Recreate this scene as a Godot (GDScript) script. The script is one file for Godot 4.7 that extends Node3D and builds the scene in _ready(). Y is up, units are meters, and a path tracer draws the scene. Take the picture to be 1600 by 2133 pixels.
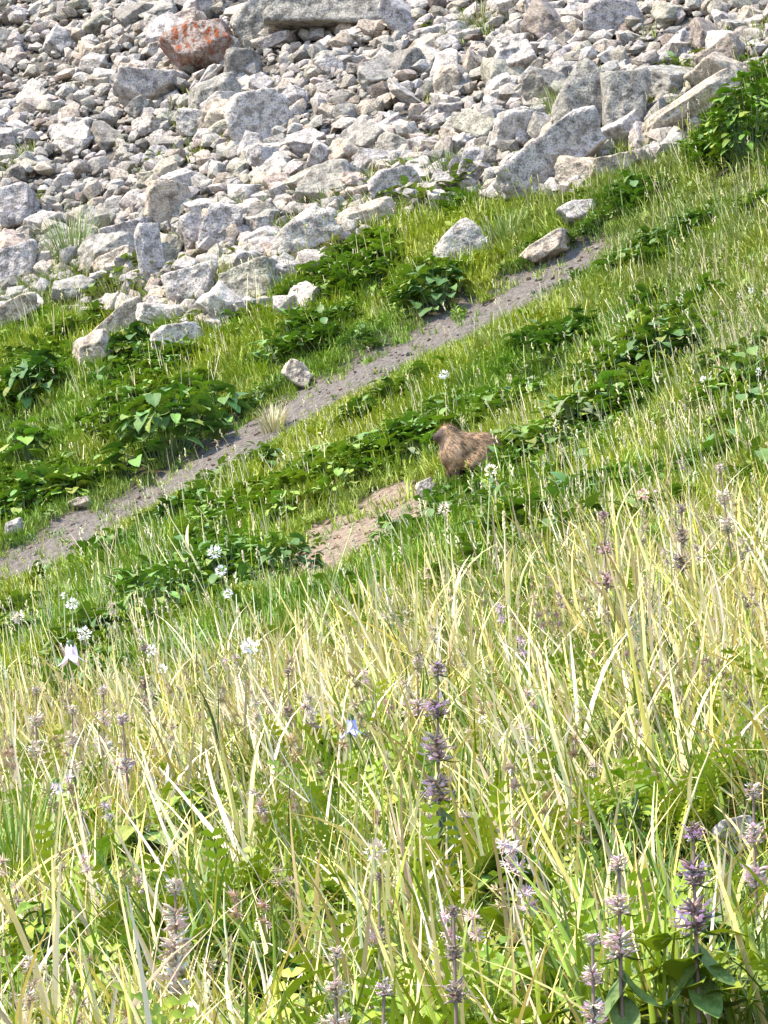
extends Node3D

const F := 9075.0            # focal length in pixels of a 1600 x 2133 frame
const ROLL := -8.0
const PITCH := 9.0
var cam_basis: Basis
var rng := RandomNumberGenerator.new()
var n_big := FastNoiseLite.new()
var n_mid := FastNoiseLite.new()
var n_fine := FastNoiseLite.new()
var M := {}
var used := {}
var prof_z: Array = []
var prof_h: Array = []
var trail: Array = []        # [x, z, half width]
var mound := PackedVector2Array()
var scree_poly := PackedVector2Array()
var tall_poly := PackedVector2Array()
var t0 := 0

# ------------------------------------------------------------------ helpers
func stage(s: String) -> void:
	print(s, " ", Time.get_ticks_msec() - t0, " ms")

func ray(px: float, py: float) -> Vector3:
	return (cam_basis * Vector3((px - 800.0) / F, (1066.5 - py) / F, -1.0)).normalized()

func base_h(x: float, z: float) -> float:
	var d := -z
	var n := prof_z.size()
	var h := 0.0
	if d <= prof_z[0]:
		h = prof_h[0] + (d - prof_z[0]) * 0.17
	elif d >= prof_z[n - 1]:
		h = prof_h[n - 1] + (d - prof_z[n - 1]) * 0.62
	else:
		var i := 0
		while d > prof_z[i + 1]:
			i += 1
		var a: float = prof_z[i]
		var b: float = prof_z[i + 1]
		var ha: float = prof_h[i]
		var hb: float = prof_h[i + 1]
		var ia := maxi(i - 1, 0)
		var ib := mini(i + 2, n - 1)
		var ma: float = (hb - prof_h[ia]) / (b - prof_z[ia])
		var mb: float = (prof_h[ib] - ha) / (prof_z[ib] - a)
		var w := b - a
		var t := (d - a) / w
		var t2 := t * t
		var t3 := t2 * t
		h = (2.0 * t3 - 3.0 * t2 + 1.0) * ha + (t3 - 2.0 * t2 + t) * w * ma + (3.0 * t2 - 2.0 * t3) * hb + (t3 - t2) * w * mb
	var k := 0.10 + 0.15 * smoothstep(9.0, 24.0, d)
	h += k * clampf(x, -40.0, 40.0)
	h += 0.09 * n_big.get_noise_2d(x, z) + 0.045 * n_mid.get_noise_2d(x, z)
	return h

func line_dist(line: Array, x: float, z: float) -> float:   # distance to a polyline in units of its local half width
	var best := 99.0
	var p := Vector2(x, z)
	for i in line.size() - 1:
		var a: Vector3 = line[i]
		var b: Vector3 = line[i + 1]
		var ab := Vector2(b.x - a.x, b.y - a.y)
		var ap := p - Vector2(a.x, a.y)
		var t := clampf(ap.dot(ab) / ab.length_squared(), 0.0, 1.0)
		var d := (ap - ab * t).length() / lerpf(a.z, b.z, t)
		if d < best:
			best = d
	return best

func ground(x: float, z: float) -> float:
	var h := base_h(x, z)
	if trail.size() > 0 and z < -15.0 and z > -36.0:
		var d := line_dist(trail, x, z)
		if d < 1.4:
			h -= 0.07 * (1.0 - smoothstep(0.7, 1.4, d))
	return h

func on_mound(x: float, z: float) -> bool:
	if z < -30.0 or z > -17.0: return false
	var w := 0.16 * n_mid.get_noise_2d(x * 4.0, z * 4.0)
	return Geometry2D.is_point_in_polygon(Vector2(x + w * 0.6, z + w), mound)

func ground_at(px: float, py: float) -> Vector3:
	var r := ray(px, py)
	var t := 4.0
	while t < 70.0:
		var p := r * t
		if ground(p.x, p.z) > p.y:
			break
		t += 0.15
	var lo := t - 0.15
	for k in 7:
		var m := (lo + t) * 0.5
		var p := r * m
		if ground(p.x, p.z) > p.y:
			t = m
		else:
			lo = m
	var q := r * t
	return Vector3(q.x, ground(q.x, q.z), q.z)

func mpp(p: Vector3) -> float:    # metres that one photograph pixel spans at p
	return p.length() / F

func numbered(called: String) -> String:
	if not used.has(called):
		used[called] = 0
		return called
	used[called] += 1
	return "%s_%03d" % [called, used[called]]

func tag(o: Node, label: String, category: String, group := "", kind := "") -> void:
	if label != "": o.set_meta("label", label)
	if category != "": o.set_meta("category", category)
	if group != "": o.set_meta("group", group)
	if kind != "": o.set_meta("kind", kind)

func thing(called: String, label: String, category: String, at: Vector3, group := "") -> Node3D:
	var o := Node3D.new()
	o.name = numbered(called)
	add_child(o)
	o.position = at
	tag(o, label, category, group)
	return o

func part(parent: Node3D, called: String, mesh: Mesh, mat: Material, xf := Transform3D.IDENTITY) -> MeshInstance3D:
	var o := MeshInstance3D.new()
	o.name = called
	o.mesh = mesh
	o.material_override = mat
	o.transform = xf
	parent.add_child(o, true)
	return o

# mesh collector: dictionary of packed arrays
class Bag:
	var v := PackedVector3Array()
	var n := PackedVector3Array()
	var c := PackedColorArray()
	var i := PackedInt32Array()
	func mesh() -> ArrayMesh:
		var a := []
		a.resize(Mesh.ARRAY_MAX)
		a[Mesh.ARRAY_VERTEX] = v
		a[Mesh.ARRAY_NORMAL] = n
		a[Mesh.ARRAY_COLOR] = c
		a[Mesh.ARRAY_INDEX] = i
		var m := ArrayMesh.new()
		m.add_surface_from_arrays(Mesh.PRIMITIVE_TRIANGLES, a)
		return m
	func smooth() -> void:
		n.resize(v.size())
		n.fill(Vector3.ZERO)
		for k in range(0, i.size(), 3):
			var a := i[k]; var b := i[k + 1]; var d := i[k + 2]
			var f := (v[d] - v[a]).cross(v[b] - v[a])
			n[a] += f; n[b] += f; n[d] += f
		for k in n.size():
			n[k] = n[k].normalized()

# a flat tapering strip that bends; out: the way it leans, side: its width direction
func blade(b: Bag, at: Vector3, out: Vector3, side: Vector3, length: float, width: float, lean: float, bend: float, col: Color, segs := 4, tipw := 0.12) -> Vector3:
	var p := at
	var ang := lean
	var first := b.v.size()
	for k in segs + 1:
		var t := float(k) / segs
		var w := width * (1.0 - (1.0 - tipw) * t * t) * 0.5
		var dir := out * sin(ang) + Vector3.UP * cos(ang)
		var nor := side.cross(dir).normalized()
		b.v.append(p - side * w); b.v.append(p + side * w)
		b.n.append((nor - side * 0.35).normalized()); b.n.append((nor + side * 0.35).normalized())
		b.c.append(col); b.c.append(col)
		if k > 0:
			var q := first + k * 2
			b.i.append_array(PackedInt32Array([q - 2, q, q - 1, q - 1, q, q + 1]))
		p += dir * (length / segs)
		ang += bend / segs
	return p

func tube(b: Bag, pts: Array, r0: float, r1: float, col: Color, sides := 5) -> void:
	var first := b.v.size()
	for k in pts.size():
		var p: Vector3 = pts[k]
		var d: Vector3 = (pts[mini(k + 1, pts.size() - 1)] - pts[maxi(k - 1, 0)]).normalized()
		var s := d.cross(Vector3(0.3, 0.1, 1.0)).normalized()
		var u := s.cross(d)
		var r := lerpf(r0, r1, float(k) / (pts.size() - 1))
		for j in sides:
			var a := TAU * j / sides
			var e := s * cos(a) + u * sin(a)
			b.v.append(p + e * r); b.n.append(e); b.c.append(col)
		if k > 0:
			for j in sides:
				var a0 := first + (k - 1) * sides + j
				var a1 := first + (k - 1) * sides + (j + 1) % sides
				b.i.append_array(PackedInt32Array([a0, a1, a0 + sides, a1, a1 + sides, a0 + sides]))

# a small faceted bud (stretched octahedron-like lathe)
func bud(b: Bag, at: Vector3, axis: Vector3, length: float, rad: float, col: Color, sides := 5) -> void:
	var s := axis.cross(Vector3(0.31, 0.2, 0.93)).normalized()
	var u := s.cross(axis)
	var first := b.v.size()
	var prof := [[0.0, 0.25], [0.3, 1.0], [0.7, 0.85], [1.0, 0.12]]
	for q in prof:
		for j in sides:
			var a := TAU * j / sides
			var e := s * cos(a) + u * sin(a)
			b.v.append(at + axis * (length * float(q[0])) + e * (rad * float(q[1])))
			b.n.append((e + axis * (float(q[0]) - 0.45)).normalized()); b.c.append(col)
	for k in 3:
		for j in sides:
			var a0 := first + k * sides + j
			var a1 := first + k * sides + (j + 1) % sides
			b.i.append_array(PackedInt32Array([a0, a1, a0 + sides, a1, a1 + sides, a0 + sides]))

# a broad leaf along +Z out of the origin, top side +Y
func leaf_bag(b: Bag, xf: Transform3D, length: float, width: float, arch: float, fold: float, wave: float, heart: float, col: Color, nl := 6, nw := 4, sd := 0.0) -> void:
	var first := b.v.size()
	for k in nl + 1:
		var t := float(k) / nl
		var w := width * 0.5 * pow(sin(PI * pow(clampf(t * 0.985 + 0.015, 0.0, 1.0), 0.62 + 0.2 * heart)), 0.75)
		var z := length * t
		var y := arch * length * (t * (1.0 - t) * 2.2 - 0.55 * t * t)
		for j in nw + 1:
			var s := float(j) / nw * 2.0 - 1.0
			var zz := z - heart * width * 0.35 * absf(s) * (1.0 - t) * (1.0 - t)
			var yy := y + absf(s) * w * fold + wave * width * sin(t * 9.0 + sd + s * 2.0) * absf(s)
			b.v.append(xf * Vector3(s * w, yy, zz))
			b.c.append(col)
	for k in nl:
		for j in nw:
			var a := first + k * (nw + 1) + j
			b.i.append_array(PackedInt32Array([a, a + nw + 1, a + 1, a + 1, a + nw + 1, a + nw + 2]))

func lc(r: float, g: float, b: float) -> Color:
	return Color(r, g, b)

func jit(c: Color, a: float) -> Color:
	var k := 1.0 + rng.randf_range(-a, a)
	return Color(c.r * k * (1.0 + rng.randf_range(-a, a) * 0.5), c.g * k, c.b * k * (1.0 + rng.randf_range(-a, a) * 0.5))

# ------------------------------------------------------------------ materials
func ramp(stops: Array) -> Gradient:
	var g := Gradient.new()
	var o := PackedFloat32Array()
	var c := PackedColorArray()
	for s in stops:
		o.append(s[0]); c.append(s[1])
	g.offsets = o
	g.colors = c
	return g

func noise_tex(sd: int, freq: float, oct: int, g: Gradient, size := 512, type := FastNoiseLite.TYPE_SIMPLEX_SMOOTH) -> NoiseTexture2D:
	var n := FastNoiseLite.new()
	n.seed = sd; n.frequency = freq; n.noise_type = type
	n.fractal_type = FastNoiseLite.FRACTAL_FBM; n.fractal_octaves = oct; n.fractal_gain = 0.6
	var t := NoiseTexture2D.new()
	t.width = size; t.height = size; t.seamless = true; t.noise = n
	if g: t.color_ramp = g
	return t

func bump_tex(sd: int, freq: float, oct: int, strength: float, size := 512) -> NoiseTexture2D:
	var t := noise_tex(sd, freq, oct, null, size)
	t.as_normal_map = true
	t.bump_strength = strength
	return t

func plant_mat(back: Color, rough := 0.6) -> StandardMaterial3D:
	var m := StandardMaterial3D.new()
	m.vertex_color_use_as_albedo = true
	m.roughness = rough
	m.metallic_specular = 0.35
	m.cull_mode = BaseMaterial3D.CULL_DISABLED
	if back.r + back.g + back.b > 0.0:
		m.backlight_enabled = true
		m.backlight = back
	return m

func make_materials() -> void:
	M.grass = plant_mat(Color(0.55, 0.6, 0.3), 0.5)
	M.straw = plant_mat(Color(0.5, 0.5, 0.35), 0.6)
	M.leaf = plant_mat(Color(0.4, 0.5, 0.2), 0.62)
	M.leaf.albedo_texture = noise_tex(41, 0.02, 5, ramp([[0.0, Color(0.62, 0.66, 0.5)], [0.42, Color(0.86, 0.9, 0.8)], [0.6, Color(1, 1, 1)], [1.0, Color(1, 0.98, 0.72)]]))
	M.leaf.uv1_triplanar = true
	M.leaf.uv1_world_triplanar = true
	M.leaf.uv1_scale = Vector3(6, 6, 6)
	M.leaf.normal_enabled = true
	M.leaf.normal_texture = bump_tex(42, 0.03, 4, 8.0)
	M.leaf.normal_scale = 0.8
	M.petal = plant_mat(Color(0.5, 0.45, 0.5), 0.7)
	M.stem = plant_mat(Color(0, 0, 0), 0.6)
	M.fur = plant_mat(Color(0, 0, 0), 0.85)
	M.hair = plant_mat(Color(0.8, 0.75, 0.7), 0.7)
	var g := ramp([[0.0, Color(0.40, 0.39, 0.37)], [0.36, Color(0.57, 0.56, 0.53)], [0.46, Color(0.70, 0.69, 0.665)], [0.6, Color(0.80, 0.79, 0.77)], [0.72, Color(0.76, 0.76, 0.70)], [1.0, Color(0.93, 0.92, 0.90)]])
	M.rock_tex = noise_tex(11, 0.012, 7, g)
	M.rock_bump = bump_tex(12, 0.02, 5, 9.0)
	var sp := ramp([[0.0, Color(0.48, 0.46, 0.43)], [0.30, Color(0.70, 0.68, 0.64)], [0.46, Color(0.93, 0.92, 0.90)], [0.60, Color(1, 1, 1)], [0.72, Color(0.90, 0.90, 0.82)], [1.0, Color(0.80, 0.79, 0.66)]])
	M.speck_tex = noise_tex(13, 0.06, 5, sp)
	var tints := [Color(1, 1, 1), Color(0.93, 0.93, 0.95), Color(0.97, 0.94, 0.89), Color(0.84, 0.85, 0.84), Color(0.90, 0.91, 0.86), Color(0.74, 0.74, 0.73), Color(1.0, 0.945, 0.91), Color(0.80, 0.77, 0.75)]
	M.rocks = []
	for t in tints:
		M.rocks.append(rock_mat(t))
	for m in M.rocks:
		m.uv1_world_triplanar = true
		m.uv1_scale = Vector3(1.5, 1.5, 1.5)
	M.rock_mm = rock_mat(Color(1, 1, 1))
	M.rock_mm.vertex_color_use_as_albedo = true
	# lichen-covered rock: rust and orange crust over grey
	var lg := ramp([[0.0, Color(0.72, 0.33, 0.10)], [0.22, Color(0.70, 0.35, 0.13)], [0.29, Color(0.70, 0.36, 0.14)], [0.33, Color(0.52, 0.42, 0.37)], [0.44, Color(0.62, 0.56, 0.53)], [0.52, Color(0.72, 0.70, 0.68)], [0.68, Color(0.76, 0.74, 0.72)], [0.78, Color(0.55, 0.46, 0.42)], [1.0, Color(0.45, 0.29, 0.21)]])
	M.lichen = rock_mat(Color(0.86, 0.84, 0.82))
	M.lichen.albedo_texture = noise_tex(21, 0.014, 5, lg)
	M.lichen.uv1_world_triplanar = true
	M.lichen.uv1_scale = Vector3(1.3, 1.3, 1.3)
	# ground
	var gm := StandardMaterial3D.new()
	gm.vertex_color_use_as_albedo = true
	gm.roughness = 0.95
	gm.metallic_specular = 0.2
	gm.uv1_triplanar = true
	gm.uv1_world_triplanar = true
	gm.uv1_scale = Vector3(1.3, 1.3, 1.3)
	gm.albedo_texture = noise_tex(31, 0.03, 6, ramp([[0.0, Color(0.5, 0.48, 0.46)], [0.5, Color(0.8, 0.79, 0.77)], [1.0, Color(1, 1, 1)]]))
	gm.normal_enabled = true
	gm.normal_texture = bump_tex(32, 0.04, 5, 14.0)
	gm.normal_scale = 1.2
	M.ground = gm

func rock_mat(t: Color) -> StandardMaterial3D:
	var m := StandardMaterial3D.new()
	m.albedo_color = Color(t.r * 0.95, t.g * 0.915, t.b * 0.92)
	m.albedo_texture = M.rock_tex
	m.roughness = 0.9
	m.metallic_specular = 0.3
	m.uv1_triplanar = true
	m.uv1_scale = Vector3(0.55, 0.55, 0.55)
	m.normal_enabled = true
	m.normal_texture = M.rock_bump
	m.normal_scale = 1.1
	m.detail_enabled = true
	m.detail_blend_mode = BaseMaterial3D.BLEND_MODE_MUL
	m.detail_albedo = M.speck_tex
	return m

# ------------------------------------------------------------------ rocks
var ico := {}
func icosphere(sub: int) -> Array:
	if ico.has(sub): return ico[sub]
	var t := (1.0 + sqrt(5.0)) / 2.0
	var v: Array = [Vector3(-1, t, 0), Vector3(1, t, 0), Vector3(-1, -t, 0), Vector3(1, -t, 0), Vector3(0, -1, t), Vector3(0, 1, t), Vector3(0, -1, -t), Vector3(0, 1, -t), Vector3(t, 0, -1), Vector3(t, 0, 1), Vector3(-t, 0, -1), Vector3(-t, 0, 1)]
	for k in 12: v[k] = v[k].normalized()
	var f := [0, 11, 5, 0, 5, 1, 0, 1, 7, 0, 7, 10, 0, 10, 11, 1, 5, 9, 5, 11, 4, 11, 10, 2, 10, 7, 6, 7, 1, 8, 3, 9, 4, 3, 4, 2, 3, 2, 6, 3, 6, 8, 3, 8, 9, 4, 9, 5, 2, 4, 11, 6, 2, 10, 8, 6, 7, 9, 8, 1]
	for s in sub:
		var mid := {}
		var nf := []
		for k in range(0, f.size(), 3):
			var e := []
			for j in 3:
				var a: int = f[k + j]
				var b: int = f[k + (j + 1) % 3]
				var key := mini(a, b) * 100000 + maxi(a, b)
				if not mid.has(key):
					mid[key] = v.size()
					v.append(((v[a] + v[b]) as Vector3).normalized())
				e.append(mid[key])
			nf.append_array([f[k], e[0], e[2], f[k + 1], e[1], e[0], f[k + 2], e[2], e[1], e[0], e[1], e[2]])
		f = nf
	var idx := PackedInt32Array()
	for k in range(0, f.size(), 3):
		idx.append(f[k]); idx.append(f[k + 2]); idx.append(f[k + 1])   # clockwise
	ico[sub] = [v, idx]
	return ico[sub]

func rock_mesh(sd: int, sub: int, planes: int, blocky: float, rough := 1.0) -> ArrayMesh:
	var r := RandomNumberGenerator.new()
	r.seed = sd
	var pl := []
	for ax in [Vector3.RIGHT, Vector3.UP, Vector3.BACK]:
		for s in [-1.0, 1.0]:
			var nn: Vector3 = (ax * s + Vector3(r.randf_range(-1, 1), r.randf_range(-1, 1), r.randf_range(-1, 1)) * 0.33).normalized()
			pl.append([nn, r.randf_range(0.62, 0.86) * (1.0 - 0.1 * blocky)])
	for k in planes:
		var nn := Vector3(r.randfn(), r.randfn(), r.randfn()).normalized()
		pl.append([nn, r.randf_range(0.66, 0.95)])
	var sph: Array = icosphere(sub)
	var b := Bag.new()
	b.i = sph[1]
	var off := Vector3(r.randf() * 50, r.randf() * 50, r.randf() * 50)
	for d: Vector3 in sph[0]:
		var q := 1.12
		for p in pl:
			var k: float = d.dot(p[0])
			if k > 0.05:
				q = minf(q, p[1] / k)
		var e := d * q
		var w := e * 55.0 + off * 10.0
		q *= 1.0 + rough * (0.07 * n_fine.get_noise_3dv(w * 0.55) + 0.035 * n_fine.get_noise_3dv(w * 1.7))
		b.v.append(d * q)
		b.c.append(Color.WHITE)
	b.smooth()
	return b.mesh()

# an angular broken stone: the convex hull of a few random points, flat faces
func hull_mesh(sd: int, n: int) -> ArrayMesh:
	var r := RandomNumberGenerator.new()
	r.seed = sd
	var p := PackedVector3Array()
	while p.size() < n:
		var d := Vector3(r.randfn(), r.randfn(), r.randfn()).normalized()
		var far := true
		for q in p:
			if q.normalized().distance_to(d) < 0.42: far = false
		if far: p.append(d * r.randf_range(0.78, 1.12))
	var b := Bag.new()
	for i in n:
		for j in range(i + 1, n):
			for k in range(j + 1, n):
				var nn := (p[j] - p[i]).cross(p[k] - p[i]).normalized()
				var w := nn.dot(p[i])
				var pos := 0
				var neg := 0
				for m in n:
					var e := nn.dot(p[m]) - w
					if e > 1e-5: pos += 1
					elif e < -1e-5: neg += 1
				if pos > 0 and neg > 0: continue
				var t := [i, j, k]
				if pos > 0: nn = -nn
				else: t = [i, k, j]
				for q: int in t:
					b.i.append(b.v.size())
					b.v.append(p[q]); b.n.append((nn + p[q] * 0.18).normalized()); b.c.append(Color.WHITE)
	return b.mesh()

var rock_hi: Array = []
var rock_lo: Array = []

func boulder(cx: float, cy: float, w: float, h: float, tint: int, label: String, opt := {}) -> MeshInstance3D:
	var g := ground_at(cx, cy + h * 0.36)
	var s := mpp(g)
	var o := MeshInstance3D.new()
	o.name = numbered(opt.get("name", "boulder"))
	o.mesh = rock_hi[int(opt.get("mesh", used.size() + tint)) % rock_hi.size()]
	o.material_override = opt.get("mat", M.rocks[tint])
	var sx := w * s * 0.66
	var sy := h * s * 0.70
	var sz := float(opt.get("depth", 0.85)) * (sx + sy) * 0.5
	var turn := Basis(Vector3.BACK, deg_to_rad(float(opt.get("tilt", 8.0)))) * Basis.from_scale(Vector3(sx, sy, sz)) * Basis(Vector3.UP, deg_to_rad(float(opt.get("turn", 0.0))))
	o.transform = Transform3D(turn, g + Vector3(0, sy * 0.55, sz * float(opt.get("fwd", 0.15))))
	add_child(o)
	tag(o, label, opt.get("cat", "boulder"), "")
	return o

# ------------------------------------------------------------------ scattering
class Scatter:
	var xf: Array[Transform3D] = []
	var col: Array[Color] = []

func scatter_node(parent: Node3D, called: String, mesh: Mesh, mat: Material, s: Scatter) -> void:
	if s.xf.is_empty(): return
	var mm := MultiMesh.new()
	mm.transform_format = MultiMesh.TRANSFORM_3D
	mm.use_colors = true
	mm.mesh = mesh
	mm.instance_count = s.xf.size()
	for k in s.xf.size():
		mm.set_instance_transform(k, s.xf[k])
		mm.set_instance_color(k, s.col[k])
	var o := MultiMeshInstance3D.new()
	o.name = called
	o.multimesh = mm
	o.material_override = mat
	o.set_meta("kind", "stuff")
	parent.add_child(o, true)

func in_scree(x: float, z: float) -> bool:
	var w := 0.45 * n_mid.get_noise_2d(x * 1.3 + 40.0, z * 1.3)
	return Geometry2D.is_point_in_polygon(Vector2(x + w * 0.5, z + w), scree_poly)

func px_poly(pts: Array) -> PackedVector2Array:
	var r := PackedVector2Array()
	for p in pts:
		var g := ground_at(p[0], p[1])
		r.append(Vector2(g.x, g.z))
	return r

func edge_line(list: Array, k: float) -> Array:
	var r := []
	for e in list:
		var a := ground_at(e[0], e[1])
		var b := ground_at(e[0], e[2])
		r.append(Vector3((a.x + b.x) * 0.5, (a.z + b.z) * 0.5, Vector2(a.x - b.x, a.z - b.z).length() * k))
	return r

# ------------------------------------------------------------------ scene
func _ready() -> void:
	t0 = Time.get_ticks_msec()
	rng.seed = 4711
	# camera
	var cam := Camera3D.new()
	cam.name = "camera"
	cam.fov = 2.0 * rad_to_deg(atan(1066.5 / F))
	cam.near = 0.1
	cam.far = 400.0
	cam_basis = Basis(Vector3.RIGHT, deg_to_rad(PITCH)) * Basis(Vector3.BACK, deg_to_rad(ROLL))
	cam.transform = Transform3D(cam_basis, Vector3.ZERO)
	add_child(cam)
	cam.make_current()
	# sky
	var sky_mat := ProceduralSkyMaterial.new()
	sky_mat.sky_top_color = Color(0.50, 0.62, 0.80)
	sky_mat.sky_horizon_color = Color(0.84, 0.87, 0.90)
	sky_mat.sky_curve = 0.2
	sky_mat.ground_bottom_color = Color(0.30, 0.32, 0.25)
	sky_mat.ground_horizon_color = Color(0.70, 0.75, 0.78)
	var sky := Sky.new()
	sky.sky_material = sky_mat
	var env := Environment.new()
	env.background_mode = Environment.BG_SKY
	env.sky = sky
	env.tonemap_mode = Environment.TONE_MAPPER_LINEAR
	env.tonemap_exposure = 3.0
	env.background_energy_multiplier = 1.5
	env.sdfgi_enabled = true
	env.ssao_enabled = true
	env.ssil_enabled = true
	var we := WorldEnvironment.new()
	we.name = "environment"
	we.environment = env
	add_child(we)
	# sun
	var sun := DirectionalLight3D.new()
	sun.name = "sun"
	sun.light_color = Color(1.0, 0.96, 0.88)
	sun.light_energy = 1.25
	sun.light_angular_distance = 4.0
	sun.shadow_enabled = true
	add_child(sun)
	sun.look_at_from_position(Vector3(-0.5, 1.0, 0.12) * 50.0, Vector3.ZERO)

	n_big.seed = 5; n_big.frequency = 0.35
	n_mid.seed = 6; n_mid.frequency = 1.1
	n_fine.seed = 7; n_fine.frequency = 0.03
	for t in [[2400, 5.4], [2133, 7.0], [1900, 8.5], [1600, 11.5], [1400, 14.5], [1250, 17.5], [1100, 21.0], [970, 24.0], [800, 26.5], [600, 29.0], [300, 32.5], [0, 36.0], [-300, 40.0]]:
		var e: float = deg_to_rad(PITCH) + (1066.0 - t[0]) / F
		prof_z.append(t[1])
		prof_h.append(t[1] * tan(e))
	make_materials()
	stage("materials")
	define_zones()
	stage("zones")
	build_ground()
	stage("ground")
	build_scree()
	stage("scree")
	build_boulders()
	stage("boulders")
	build_marmot()
	stage("marmot")
	build_leaf_clumps()
	var ws := ground_at(1530, 1780)
	for k in 5: clumps.append(Vector3(ws.x, ws.z + 0.45 * k, 0.15))
	build_flowers()
	stage("plants")
	build_meadow()
	stage("meadow")

func define_zones() -> void:
	var tr := edge_line([[-160, 1200, 1300], [0, 1120, 1225], [80, 1085, 1185], [220, 1030, 1110], [330, 975, 1055], [450, 905, 1000], [600, 800, 895], [760, 715, 815], [950, 630, 715], [1100, 548, 630], [1170, 505, 575], [1230, 480, 520]], 0.43)
	trail = tr
	mound = px_poly([[575, 1185], [625, 1115], [720, 1062], [820, 1015], [900, 985], [935, 1000], [920, 1050], [880, 1085], [790, 1140], [700, 1200], [600, 1240]])
	scree_poly = px_poly([[-700, 960], [-200, 760], [0, 690], [120, 660], [330, 690], [440, 690], [580, 660], [640, 590], [720, 520], [850, 452], [960, 425], [1080, 425], [1240, 430], [1350, 360], [1450, 300], [1490, 215], [1600, 170], [1800, 90], [2300, -90]])
	scree_poly.append(Vector2(60, -75)); scree_poly.append(Vector2(-60, -75)); scree_poly.append(Vector2(-60, -27))
	tall_poly = px_poly([[-500, 1560], [0, 1490], [400, 1480], [650, 1400], [900, 1340], [1150, 1270], [1300, 1190], [1600, 1090], [1900, 990]])
	tall_poly.append(Vector2(12, -16)); tall_poly.append(Vector2(12, 2)); tall_poly.append(Vector2(-12, 2)); tall_poly.append(Vector2(-12, -12))

func axis_steps(lo: float, hi: float, step: float, far_lo: float, far_hi: float) -> PackedFloat32Array:
	var a := PackedFloat32Array()
	var s := step
	var x := lo
	var left := []
	while x > far_lo:
		s *= 1.35
		x -= s
		left.append(x)
	left.reverse()
	for q in left: a.append(q)
	x = lo
	while x <= hi:
		a.append(x)
		x += step
	s = step
	while x < far_hi:
		a.append(x)
		s *= 1.35
		x += s
	return a

func build_ground() -> void:
	var xs := axis_steps(-5.5, 5.5, 0.075, -70.0, 70.0)
	var zs := axis_steps(-42.0, -4.5, 0.075, -110.0, 25.0)
	var b := Bag.new()
	var soil := lc(0.060, 0.055, 0.028)
	var path := lc(0.215, 0.185, 0.165)
	var tan_soil := lc(0.34, 0.26, 0.19)
	var grit := lc(0.17, 0.155, 0.135)
	for z in zs:
		for x in xs:
			b.v.append(Vector3(x, ground(x, z), z))
			var c := soil
			var wob := 0.3 * n_mid.get_noise_2d(x * 3.0, z * 3.0)
			if in_scree(x, z):
				c = grit
			elif z < -15.0 and z > -36.0:
				var d := line_dist(trail, x, z) + wob
				c = c.lerp(path, 1.0 - smoothstep(0.85, 1.15, d))
				if on_mound(x, z): c = tan_soil
			b.c.append(c)
	var nx := xs.size()
	for j in zs.size() - 1:
		for k in nx - 1:
			var a := j * nx + k
			b.i.append_array(PackedInt32Array([a, a + 1, a + nx, a + 1, a + nx + 1, a + nx]))
	b.smooth()
	for k in b.n.size():
		if b.n[k].y < 0.0: b.n[k] = -b.n[k]
	var o := MeshInstance3D.new()
	o.name = "hillside_ground"
	o.mesh = b.mesh()
	o.material_override = M.ground
	add_child(o)
	tag(o, "sloping mountainside of dark soil with bare trodden path", "ground", "", "structure")

func rand_basis(flat: float) -> Basis:
	return Basis(Vector3(rng.randf_range(-1, 1), 0, rng.randf_range(-1, 1)).normalized(), rng.randf_range(-flat, flat)) * Basis(Vector3.UP, rng.randf() * TAU)

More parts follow.
